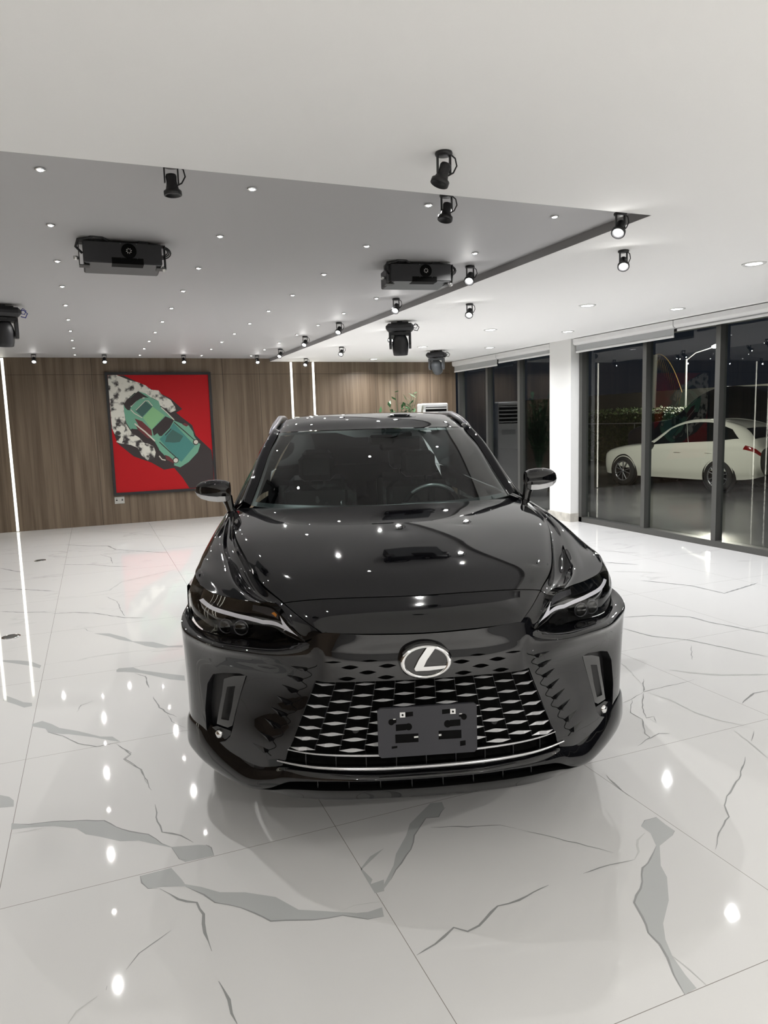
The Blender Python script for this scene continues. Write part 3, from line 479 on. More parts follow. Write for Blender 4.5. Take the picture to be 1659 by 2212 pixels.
# moving head stage lights
def moving_head(loc, rz, label, tilt, wide=False, cab='cable'):
    t = thing('stage_light', loc, label, 'stage light', 'black moving head stage lights', rz)
    b = MB(); b.box((-.03, -.02, -.05), (.03, .02, 0)); b.box((-.10, -.03, -.022), (.10, .03, -.012)); b.build('clamp', M['blackmetal'], t)
    b = MB(); b.bbox((-.16, -.11, -.115), (.16, .11, -.03), .03); b.build('base', M['blackplastic'], t)
    MB().lathe([(0, -.115), (.07, -.115), (.07, -.135), (0, -.135)], n=20).build('pan_collar', M['blackmetal'], t)
    b = MB()
    for sx in (-1, 1):
        b.prism([(-.06, -.14), (.06, -.14), (.06, -.27), (.03, -.31), (-.03, -.31), (-.06, -.27)], lambda a, c: (sx*.126, a, c), lambda a, c: (sx*.098, a, c))
    b.box((-.126, -.06, -.16), (.126, .06, -.125)); b.build('yoke', M['greymetal'] if wide else M['blackplastic'], t)
    ax = Vector((0, math.sin(tilt), -math.cos(tilt)))
    h = MB().lathe([(0, -.10), (.065, -.095), (.086, -.05), (.096, .0), (.090, .08), (.082, .125), (.074, .13), (.065, .11), (0, .105)], c=(0, 0, -.255), ax=ax, n=20)
    hd = h.build('head', M['greymetal'] if wide else M['blackplastic'], t)
    MB().lathe([(0, .108), (.054, .111)], c=(0, 0, -.255), ax=ax, n=16, caps=False).build('lens', M['gloss'], hd)
    MB().tube([(.15, .02, -.05), (.19, .02, -.04), (.22, .02, -.07), (.20, .02, -.11), (.16, .02, -.10)], .005, 6).build('cable', M[cab], t)
    MB().tube([(.15, -.02, -.06), (.18, -.02, -.03), (.205, -.02, -.05), (.19, -.02, -.085), (.16, -.02, -.08)], .004, 6).build('cable', M[cab], t)
moving_head((3.37, 7.76, ZC), math.radians(-25), 'black moving head light hanging left of the column, head pointing down', .15)
moving_head((5.37, 10.88, ZC), math.radians(-40), 'dark moving head light hanging near the corner of wood wall and windows', .9, True)
moving_head((-.70, 7.72, ZR), math.radians(10), 'black moving head light with blue cables cut by the left edge', .2, False, 'bluecable')
# ================================================================ WALL THINGS
t = thing('framed_painting', (1.135, YB-.002, 1.53), 'large red painting of a green car drifting in white smoke, black frame', 'painting')
cw, ch = 1.65, 1.98; b = MB()
for a, c in (((-cw/2-.045, -.045, -ch/2-.045), (-cw/2, 0, ch/2+.045)), ((cw/2, -.045, -ch/2-.045), (cw/2+.045, 0, ch/2+.045)), ((-cw/2, -.045, -ch/2-.045), (cw/2, 0, -ch/2)), ((-cw/2, -.045, ch/2), (cw/2, 0, ch/2+.045))): b.box(a, c)
b.build('frame', M['blackmetal'], t)
order = ['red', 'ink', 'smoke', 'mint', 'deep', 'lime', 'maroon', 'teal', 'bone']
b = MB(); b.box((-cw/2, -.030, -ch/2), (cw/2, -.004, ch/2))
for i, (mn, poly) in enumerate(ART):
    poly = [(min(max(p[0], 0), 1), min(max(p[1], 0), 1)) for p in poly]; yy = -.0302-.0002*i
    tri = geometry.tessellate_polygon([[Vector((p[0], p[1], 0)) for p in poly]])
    b.add([((p[0]-.5)*cw, yy, (p[1]-.5)*ch) for p in poly], tri, order.index(mn))
b.build('canvas', [M[k] for k in order], t)
t = thing('wall_socket', (.35, YB-.002, .41), 'pale double power socket on the wood wall under the painting', 'socket')
b = MB(); b.bbox((-.08, -.012, -.06), (.08, 0, .06), .005); b.build('face_plate', M['socket'], t)
for sx in (-1, 1):
    b = MB(); b.box((sx*.045-.012, -.0135, -.008), (sx*.045+.012, -.012, .012)); b.box((sx*.045-.004, -.0135, .022), (sx*.045+.004, -.012, .034)); b.build('pin_holes', M['void'], t)
for (x, y, s_, lab) in ((-.72, 6.29, .055, 'round metal floor outlet in the marble at the left, the nearer one'), (-.73, 9.93, .055, 'small round floor outlet in the marble near the left LED strip')):
    t = thing('floor_outlet', (x, y, 0), lab, 'floor outlet')
    MB().lathe([(s_*1.25, 0), (s_*1.25, .004), (s_, .005)], n=24, caps=False).build('rim', M['chrome'], t); MB().lathe([(0, .004), (s_, .004)], n=24, caps=False).build('lid', M['trim'], t)
# air conditioner in the far corner
t = thing('air_conditioner', (6.12, 12.62, 0), 'white floor standing air conditioner in the far corner behind the car', 'air conditioner')
b = MB(); b.bbox((-.26, -.16, 0), (.26, .16, 1.93), .02); b.build('body', M['ac'], t)
b = MB(); b.box((-.22, -.165, 1.50), (.22, -.155, 1.86)); g_ = b.build('outlet', M['void'], t)
b = MB()
for k in range(5): b.box((-.22, -.185, 1.52+k*.075), (.22, -.163, 1.545+k*.075))
b.build('louvre', M['ac'], t)
b = MB(); b.box((-.16, -.163, 1.28), (.16, -.160, 1.38)); b.build('display', M['blind'], t)
# potted plant
t = thing('potted_plant', (5.42, 12.45, 0), 'leafy green potted plant whose top shows above the car roof', 'plant')
MB().lathe([(0, 0), (.16, 0), (.22, .38), (.20, .40), (.19, .36), (0, .35)], n=24).build('pot', M['ac'], t)
rnd = random.Random(4); b = MB(); s_ = MB()
for k in range(60):
    a = rnd.uniform(0, 6.28); lean = rnd.uniform(.08, .50); H_ = rnd.uniform(1.2, 2.12)
    tip = Vector((math.cos(a)*lean, math.sin(a)*lean*.6, H_)); base = Vector((0, 0, .36)); mid = Vector((math.cos(a)*lean*.3, math.sin(a)*lean*.2, H_*.62))
    s_.tube([base, mid, tip], [.008, .006, .003], 5)
    for j in range(9):
        p = mid.lerp(tip, j/8+rnd.uniform(-.04, .04)); d = Vector((rnd.uniform(-1, 1), rnd.uniform(-1, 1), rnd.uniform(-.1, .7))).normalized(); l = rnd.uniform(.09, .19); wv = d.cross(Vector((0, 0, 1))).normalized()*l*.22
        b.add([p, p+d*l*.5+wv, p+d*l, p+d*l*.5-wv], [(0, 1, 2, 3)])
s_.build('stem', M['plant'], t); b.build('foliage', M['plant'], t)
# ---------------------------------------------------------------- car surfaces (car space: x right, y rearward from the nose, z up)
def crw(t):
    return np.array([-.5*t**3+t*t-.5*t, 1.5*t**3-2.5*t*t+1, -1.5*t**3+2*t*t+.5*t, .5*t**3-.5*t*t])
def cr(P, t):
    n = len(P); i = int(min(max(math.floor(t), 0), n-2)); f = t-i
    g = lambda k: P[k] if 0 <= k < n else (2*P[0]-P[1] if k < 0 else 2*P[-1]-P[-2])
    w = crw(f)
    return w[0]*g(i-1)+w[1]*g(i)+w[2]*g(i+1)+w[3]*g(i+2)
class Patch:
    def __init__(s, rows): s.P = np.array(rows, float); s.nv, s.nu = s.P.shape[:2]
    def ev(s, u, v):
        i = int(min(max(math.floor(v), 0), s.nv-2)); rows = []
        n = s.nv; w = crw(v-i)
        g = lambda k: s.P[k] if 0 <= k < n else (2*s.P[0]-s.P[1] if k < 0 else 2*s.P[-1]-s.P[-2])
        R = w[0]*g(i-1)+w[1]*g(i)+w[2]*g(i+1)+w[3]*g(i+2)
        return cr(R, u)
    def nrm(s, u, v, c=(0, 1.6, .5)):
        e = 1e-3
        a = s.ev(u+e, v)-s.ev(u-e, v); b = s.ev(u, v+e)-s.ev(u, v-e); n = np.cross(a, b)
        n = n/(np.linalg.norm(n)+1e-12)
        return n if n @ (s.ev(u, v)-np.array(c)) > 0 else -n
def mirror_rows(rows):
    return [[(-p[0], p[1], p[2]) for p in r[:0:-1]]+list(r) for r in rows]
def zr(z, pts): return [(p[0], p[1], p[2] if len(p) > 2 else z) for p in pts]
FASCIA = [
 zr(.30, [(0,.04),(.2,.045),(.36,.07),(.44,.095),(.56,.15),(.66,.22),(.77,.31),(.86,.40),(.92,.49),(.945,.60),(.95,.75)]),
 zr(.42, [(0,.02),(.2,.025),(.36,.045),(.47,.08),(.58,.145),(.67,.215),(.77,.30),(.86,.39),(.92,.48),(.95,.60),(.955,.75)]),
 zr(.55, [(0,.015),(.2,.02),(.36,.04),(.445,.075),(.56,.16),(.66,.225),(.77,.30),(.865,.385),(.92,.47),(.95,.59),(.957,.75)]),
 zr(.67, [(0,.015),(.2,.02),(.345,.035),(.41,.07),(.53,.15),(.65,.215),(.77,.29),(.87,.38),(.925,.47),(.953,.59),(.958,.75)]),
 zr(.76, [(0,.02),(.2,.025),(.34,.035),(.39,.055),(.52,.095),(.65,.165),(.77,.25),(.87,.37),(.93,.47),(.955,.59),(.96,.75)]),
 zr(.80, [(0,.025),(.2,.03),(.345,.04,.81),(.41,.06,.81),(.54,.09,.80),(.66,.145,.80),(.77,.222,.80),(.875,.365,.80),(.93,.46,.81),(.957,.59,.82),(.96,.75,.83)]),
 zr(.83, [(0,.0268,.835),(.2,.0318,.835),(.35,.0452,.842),(.417,.069,.826),(.545,.15,.811),(.655,.21,.811),(.765,.285,.81),(.865,.405,.81),(.925,.51,.82),(.952,.62,.83),(.955,.76,.84)]),
 [(0,.0285,.862),(.2,.0340,.867),(.362,.054,.877),(.423,.087,.836),(.552,.21,.808),(.65,.27,.808),(.77,.345,.803),(.855,.44,.808),(.915,.57,.82),(.945,.67,.835),(.95,.78,.85)]]
NOSE = [
 [(0,.030,.866),(.2,.0355,.871),(.30,.044,.876),(.345,.051,.879),(.362,.056,.878)],
 [(0,.10,.916),(.2,.108,.918),(.32,.122,.918),(.40,.145,.914),(.432,.156,.906)],
 [(0,.212,.955),(.2,.217,.957),(.36,.232,.955),(.46,.257,.945),(.503,.277,.936)]]
HOOD = [
 [(0,.217,.957),(.2,.222,.959),(.36,.237,.957),(.46,.262,.947),(.505,.282,.938)],
 [(0,.45,1.02),(.22,.45,1.022),(.42,.455,1.017),(.55,.46,1.005),(.605,.46,.985)],
 [(0,.72,1.072),(.24,.72,1.072),(.47,.72,1.068),(.63,.72,1.06),(.69,.72,1.045)],
 [(0,1.0,1.113),(.26,1,1.114),(.51,1,1.112),(.70,1,1.105),(.762,1,1.092)],
 [(0,1.3,1.147),(.28,1.3,1.147),(.55,1.32,1.146),(.75,1.35,1.138),(.81,1.36,1.122)],
 [(0,1.45,1.163),(.28,1.48,1.163),(.56,1.57,1.160),(.78,1.68,1.152),(.853,1.73,1.138)]]
GAP = [
 [(.365,.066,.874),(.40,.085,.85),(.424,.10,.84)],
 [(.434,.158,.903),(.465,.16,.888),(.49,.162,.90)],
 [(.506,.279,.933),(.525,.25,.925),(.545,.20,.948)]]
FENDER = [
 [(.507,.284,.934),(.53,.24,.925),(.56,.212,.948),(.62,.252,.957),(.707,.327,.957),(.805,.438,.959),(.87,.562,.972),(.905,.682,.987),(.925,.80,.955)],
 [(.61,.46,.978),(.62,.46,.942),(.655,.45,.945),(.71,.46,.985),(.77,.52,.99),(.835,.60,.995),(.885,.69,.998),(.92,.78,.985),(.94,.86,.93)],
 [(.694,.72,1.038),(.703,.72,1.0),(.738,.72,1.0),(.775,.725,1.022),(.82,.76,1.023),(.87,.80,1.015),(.91,.86,1.005),(.935,.92,.975),(.95,.96,.92)],
 [(.766,1.0,1.085),(.774,1.0,1.05),(.802,1.0,1.046),(.83,1.0,1.062),(.865,1.0,1.055),(.90,1.03,1.04),(.93,1.06,1.01),(.945,1.08,.97),(.955,1.1,.92)],
 [(.814,1.36,1.115),(.822,1.36,1.088),(.842,1.36,1.086),(.86,1.36,1.10),(.885,1.36,1.095),(.91,1.36,1.075),(.935,1.36,1.03),(.95,1.36,.98),(.957,1.36,.92)],
 [(.856,1.74,1.135),(.86,1.74,1.13),(.87,1.74,1.13),(.88,1.74,1.125),(.895,1.74,1.12),(.915,1.74,1.095),(.935,1.74,1.05),(.95,1.74,.99),(.957,1.74,.92)]]
CHEEK = [
 [(.925,.622,.842),(.942,.70,.838),(.956,.78,.85),(.959,.90,.85)],
 [(.929,.642,.915),(.945,.72,.91),(.957,.80,.918),(.958,.90,.915)],
 [(.905,.682,.987),(.917,.74,.974),(.926,.80,.956),(.946,.90,.925)]]
LAMP = [
 [(.424,.094,.834),(.49,.152,.817),(.552,.214,.808),(.63,.264,.810),(.70,.304,.805),(.80,.377,.805),(.87,.482,.814),(.925,.622,.842)],
 [(.424,.093,.836),(.49,.148,.856),(.552,.200,.878),(.63,.250,.884),(.708,.300,.884),(.81,.39,.884),(.888,.508,.895),(.928,.64,.915)],
 [(.424,.098,.839),(.49,.160,.896),(.545,.20,.946),(.62,.25,.955),(.707,.325,.955),(.805,.436,.957),(.87,.56,.97),(.905,.68,.985)]]
WIND = [
 [(0,1.43,1.150),(.3,1.455,1.152),(.55,1.54,1.157),(.70,1.635,1.163),(.755,1.69,1.166)],
 [(0,1.66,1.30),(.28,1.685,1.30),(.51,1.75,1.30),(.655,1.83,1.30),(.707,1.875,1.30)],
 [(0,1.92,1.45),(.26,1.94,1.45),(.47,1.99,1.45),(.61,2.07,1.45),(.66,2.11,1.45)],
 [(0,2.17,1.572),(.24,2.18,1.572),(.43,2.22,1.570),(.56,2.285,1.566),(.612,2.33,1.562)]]
ROOF = [
 [(0,2.175,1.574),(.24,2.185,1.574),(.43,2.225,1.572),(.56,2.29,1.568),(.63,2.36,1.555)],
 [(0,2.45,1.640),(.24,2.45,1.640),(.42,2.47,1.634),(.55,2.52,1.62),(.63,2.56,1.59)],
 [(0,2.85,1.682),(.24,2.85,1.681),(.42,2.85,1.675),(.55,2.85,1.66),(.63,2.86,1.625)],
 [(0,3.4,1.675),(.24,3.4,1.674),(.42,3.4,1.668),(.55,3.4,1.65),(.63,3.4,1.61)],
 [(0,4.1,1.61),(.24,4.1,1.609),(.42,4.1,1.60),(.54,4.1,1.585),(.61,4.1,1.55)],
 [(0,4.45,1.56),(.24,4.44,1.56),(.40,4.42,1.55),(.52,4.39,1.54),(.59,4.35,1.52)]]
PILLAR = [
 [(.756,1.69,1.167),(.79,1.70,1.185),(.825,1.74,1.17),(.85,1.78,1.14)],
 [(.709,1.876,1.302),(.745,1.89,1.325),(.78,1.93,1.30),(.795,1.97,1.28)],
 [(.662,2.111,1.453),(.70,2.13,1.475),(.73,2.17,1.45),(.745,2.21,1.42)],
 [(.614,2.332,1.564),(.65,2.35,1.58),(.685,2.40,1.55),(.70,2.44,1.52)],
 [(.63,2.56,1.592),(.655,2.57,1.60),(.69,2.60,1.575),(.70,2.62,1.54)],
 [(.63,2.86,1.627),(.655,2.87,1.625),(.69,2.88,1.595),(.70,2.89,1.56)],
 [(.63,3.4,1.612),(.655,3.4,1.61),(.69,3.4,1.58),(.70,3.4,1.545)],
 [(.61,4.1,1.552),(.64,4.1,1.545),(.67,4.1,1.51),(.68,4.1,1.48)]]
LIPS = [
 [(0,.035,.352),(.2,.04,.352),(.36,.06,.355),(.50,.10,.358),(.56,.14,.345),(.64,.21,.335),(.73,.29,.375),(.80,.35,.42),(.87,.42,.435),(.93,.52,.425),(.955,.66,.40)],
 [(0,.018,.348),(.2,.023,.348),(.36,.045,.351),(.50,.085,.350),(.57,.13,.325),(.65,.195,.315),(.74,.275,.345),(.82,.345,.385),(.89,.42,.405),(.945,.52,.40),(.962,.66,.38)],
 [(0,.0,.335),(.2,.006,.335),(.36,.03,.334),(.50,.075,.322),(.58,.125,.295),(.67,.19,.275),(.76,.27,.29),(.84,.345,.325),(.90,.42,.345),(.95,.52,.345),(.966,.66,.33)],
 [(0,.002,.294),(.2,.009,.294),(.36,.034,.291),(.50,.085,.280),(.585,.145,.25),(.68,.215,.235),(.77,.30,.24),(.85,.375,.265),(.905,.44,.285),(.95,.53,.29),(.965,.66,.28)],
 [(0,.03,.248),(.2,.038,.247),(.36,.07,.238),(.50,.15,.215),(.585,.23,.205),(.68,.30,.20),(.77,.37,.205),(.845,.425,.225),(.895,.47,.25),(.93,.56,.255),(.945,.68,.25)]]
# ================================================================ THE BLACK CAR
def pip(p, poly):
    c = False; j = len(poly)-1
    for i in range(len(poly)):
        a, b_ = poly[i], poly[j]
        if (a[1] > p[1]) != (b_[1] > p[1]) and p[0] < (b_[0]-a[0])*(p[1]-a[1])/(b_[1]-a[1])+a[0]: c = not c
        j = i
    return c
def resample(poly, d):
    out = []
    for a, b_ in zip(poly, poly[1:]+poly[:1]):
        n = max(1, int(math.hypot(b_[0]-a[0], b_[1]-a[1])/d))
        out += [(a[0]+(b_[0]-a[0])*k/n, a[1]+(b_[1]-a[1])*k/n) for k in range(n)]
    return out
class Skin:
    """mesh made of smooth patches with exact surface normals"""
    def __init__(s, c=(0, 1.6, .5)): s.v = []; s.n = []; s.f = []; s.mi = []; s.c = c
    def grid(s, pt, nu=40, nv=40, off=0, mi=0, flip=False):
        o = len(s.v)
        for j in range(nv+1):
            for i in range(nu+1):
                u = i/nu*(pt.nu-1); v = j/nv*(pt.nv-1); p = pt.ev(u, v); n = pt.nrm(u, v, s.c); s.v.append(p+n*off); s.n.append(n)
        s.f += [(o+j*(nu+1)+i, o+j*(nu+1)+i+1, o+(j+1)*(nu+1)+i+1, o+(j+1)*(nu+1)+i) for j in range(nv) for i in range(nu)]
        s.mi += [mi]*(nu*nv); return s
    def cut(s, pt, holes, du=.25, dv=.25, off=0, mi=0, inside=None, bd=.12):
        # fill the patch (or the polygon inside) with triangles, leaving the holes open
        V = []; E = []
        def loop(poly):
            o = len(V); V.extend(Vector(p) for p in poly); n = len(poly); E.extend((o+i, o+(i+1) % n) for i in range(n))
        U, W = pt.nu-1, pt.nv-1
        outer = inside or [(0, 0), (U, 0), (U, W), (0, W)]
        loop(resample(outer, bd)); hs = [resample(h, bd) for h in holes]
        for h in hs: loop(h)
        x = du/2
        us = [p[0] for p in outer]; vs = [p[1] for p in outer]
        for i in range(int((max(us)-min(us))/du)):
            for j in range(int((max(vs)-min(vs))/dv)):
                q = (min(us)+(i+.5)*du, min(vs)+(j+.5)*dv)
                if pip(q, outer) and not any(pip(q, h) for h in hs): V.append(Vector(q))
        r = geometry.delaunay_2d_cdt(V, E, [], 0, 1e-5)
        pv, fs = r[0], r[2]; o = len(s.v)
        for p in pv:
            q = pt.ev(p.x, p.y); n = pt.nrm(p.x, p.y, s.c); s.v.append(q+n*off); s.n.append(n)
        for f in fs:
            c = (sum(pv[i].x for i in f)/len(f), sum(pv[i].y for i in f)/len(f))
            if pip(c, outer) and not any(pip(c, h) for h in hs): s.f.append(tuple(o+i for i in f)); s.mi.append(mi)
        return s
    def recess(s, pt, poly, depth, mi=0, d=(0, 1, 0), cap=True, bd=.12, capmi=None):
        poly = resample(poly, bd); n = len(poly); d = np.array(d, float)
        a = [pt.ev(*p) for p in poly]; o = len(s.v)
        b_ = [p+d*depth for p in a]
        for i, p in enumerate(a+b_):
            k = i % n; t = a[(k+1) % n]-a[k-1]; nn = np.cross(t, d); nn = nn/(np.linalg.norm(nn)+1e-9); s.v.append(p); s.n.append(nn)
        for i in range(n): s.f.append((o+i, o+(i+1) % n, o+n+(i+1) % n, o+n+i)); s.mi.append(mi)
        if cap:
            o = len(s.v); tri = geometry.tessellate_polygon([[Vector((p[0], p[1], 0)) for p in poly]])
            for p in b_: s.v.append(p); s.n.append(-d)
            for t in tri: s.f.append(tuple(o+i for i in t)); s.mi.append(mi if capmi is None else capmi)
        return s
    def build(s, name, mats, parent):
        me = bpy.data.meshes.new(name); me.from_pydata([tuple(map(float, p)) for p in s.v], [], s.f)
        for m_ in (mats if isinstance(mats, (list, tuple)) else [mats]): me.materials.append(m_)
        # wind every face to agree with its stored normal
        flip = []
        me.polygons.foreach_set('material_index', s.mi); me.polygons.foreach_set('use_smooth', [True]*len(s.f)); me.update()
        F_ = []
        for p in me.polygons:
            k = list(p.vertices); av = sum((Vector(s.n[i]) for i in k), Vector())
            F_.append(tuple(k[::-1]) if av.dot(p.normal) < 0 else tuple(k))
        me2 = bpy.data.meshes.new(name); me2.from_pydata([tuple(map(float, p)) for p in s.v], [], F_)
        for m_ in me.materials: me2.materials.append(m_)
        me2.polygons.foreach_set('material_index', s.mi); me2.polygons.foreach_set('use_smooth', [True]*len(F_)); me2.update()
        me2.normals_split_custom_set_from_vertices([tuple(map(float, n)) for n in s.n]); bpy.data.meshes.remove(me)
        me2.name = name
        o = bpy.data.objects.new(name, me2); COL.objects.link(o); o.parent = parent; return o
def flipx(rows): return [[(-p[0], p[1], p[2]) for p in r] for r in rows]
car = thing('car', (CAR_O[0], CAR_O[1], 0), 'glossy black SUV facing the camera in the middle of the showroom', 'car', rz=CAR_TH)
FA = Patch(mirror_rows(FASCIA)); UC = 10
R_ = lambda poly: [(UC+u, v) for u, v in poly]
L_ = lambda poly: [(UC-u, v) for u, v in poly][::-1]
GR = [(2.90, 3.31), (2.96, 2.90), (3.0, 2.55), (3.06, 2.0), (3.16, 1.38), (3.42, .75), (3.62, .50)]
grille_hole = [(UC+u, v) for u, v in GR]+[(UC+2.4, .47), (UC, .46), (UC-2.4, .47)]+[(UC-u, v) for u, v in GR[::-1]]+[(UC-1.5, 3.30), (UC, 3.28), (UC+1.5, 3.30)]
VENT = [(5.02, 3.08), (5.25, 3.15), (5.83, 3.05), (6.22, 2.9), (6.5, 2.5), (6.75, 1.6), (6.8, 1.0), (6.72, .62), (6.4, .55), (5.9, .75), (5.65, 1.0), (5.53, 1.31), (5.3, 2.13)]
def fz(x, z, iters=30):
    # (u, v) on the fascia for a given |x|, z
    u, v = UC+x/.17, 2.5
    for _ in range(iters):
        q = FA.ev(u, v); e = 1e-3
        a = (FA.ev(u+e, v)-q)/e; b_ = (FA.ev(u, v+e)-q)/e; J = np.array([[a[0], b_[0]], [a[2], b_[2]]])
        st = np.linalg.solve(J, np.array([x-q[0], z-q[2]])); st = np.clip(st, -.5, .5); u += st[0]; v += st[1]
        u = min(max(u, 0.01), 19.99); v = min(max(v, 0.01), 6.99)
    return float(u), float(v)
colx = lambda c, z: c*(.0715+(.690-z)*.074)
loz = []
for k in range(1, 5):
    z = .692+.0205*k
    for c in range(-6, 7):
        if (c+k) % 2 == 0: continue
        x = colx(c, z)
        if abs(x) > .335 or (abs(x) < .115 and k < 5): continue
        hw_ = .0325; hh = .0078 if k < 4 else .004
        loz.append([fz(x-hw_, z), fz(x-hw_*.35, z-hh*.8), fz(x, z-hh), fz(x+hw_*.35, z-hh*.8), fz(x+hw_, z), fz(x+hw_*.35, z+hh*.8), fz(x, z+hh), fz(x-hw_*.35, z+hh*.8)])
loz = [p for p in loz if True]
# ---- bumper skin with all its openings
s = Skin(); s.cut(FA, [grille_hole, R_(VENT), L_(VENT)]+loz, .2, .2, bd=.06)
for q in loz: s.recess(FA, q, .02, 1, bd=.5)
for sg in (-1, 1):      # row of body colour teeth where the bumper meets the mesh
    for k, (u, v) in enumerate([(3.27, 3.75), (3.34, 3.24), (3.40, 2.80), (3.46, 2.40), (3.53, 2.03), (3.66, 1.66), (3.82, 1.27), (4.05, .88)]):
        hw_ = .26+.02*k; o = len(s.v)
        P_ = [(u-.02, v-.03), (u+.16, v-.10), (u+hw_*1.7, v+.14), (u+.16, v+.09)]
        e_ = [FA.ev(UC+sg*a, b_) for a, b_ in P_]; n_ = [FA.nrm(UC+sg*a, b_) for a, b_ in P_]
        top = FA.ev(UC+sg*(u+.02), v-.0)+FA.nrm(UC+sg*u, v)*.013
        for i in range(4):
            a = e_[i]; c = e_[(i+1) % 4]; nn = np.cross(c-a, top-a); nn /= np.linalg.norm(nn); nn = nn if nn @ n_[0] > 0 else -nn
            oo = len(s.v); s.v += [a, c, top]; s.n += [nn]*3; s.f.append((oo, oo+1, oo+2)); s.mi.append(0)
bumper = s.build('front_bumper', [M['paint'], M['void']], car)
TEETH = [(3.27, 3.75), (3.34, 3.24), (3.40, 2.80), (3.46, 2.40), (3.53, 2.03), (3.66, 1.66), (3.82, 1.27), (4.05, .88)]
for sg in (-1, 1):      # zigzag panel joint between the bumper and the mesh surround
    zz = [(2.93, 4.0)]
    for k, (u, v) in enumerate(TEETH):
        nu_, nv_ = TEETH[k+1] if k < 7 else (4.2, .5)
        zz += [(u+.02, v-.02), ((u+nu_)/2-.22, (v+nv_)/2+.02)]
    pts = [np.array(p) for p in zz]; out = []
    for i in range(len(pts)-1):
        for t in (0, .25, .5, .75):
            f = .5-.5*math.cos(math.pi*t); out.append((pts[i][0]+(pts[i+1][0]-pts[i][0])*f, pts[i][1]+(pts[i+1][1]-pts[i][1])*t))
    MB().tube([FA.ev(UC+sg*u, v) for u, v in out], .0016, 6).build('panel_joint', M['void'], bumper)
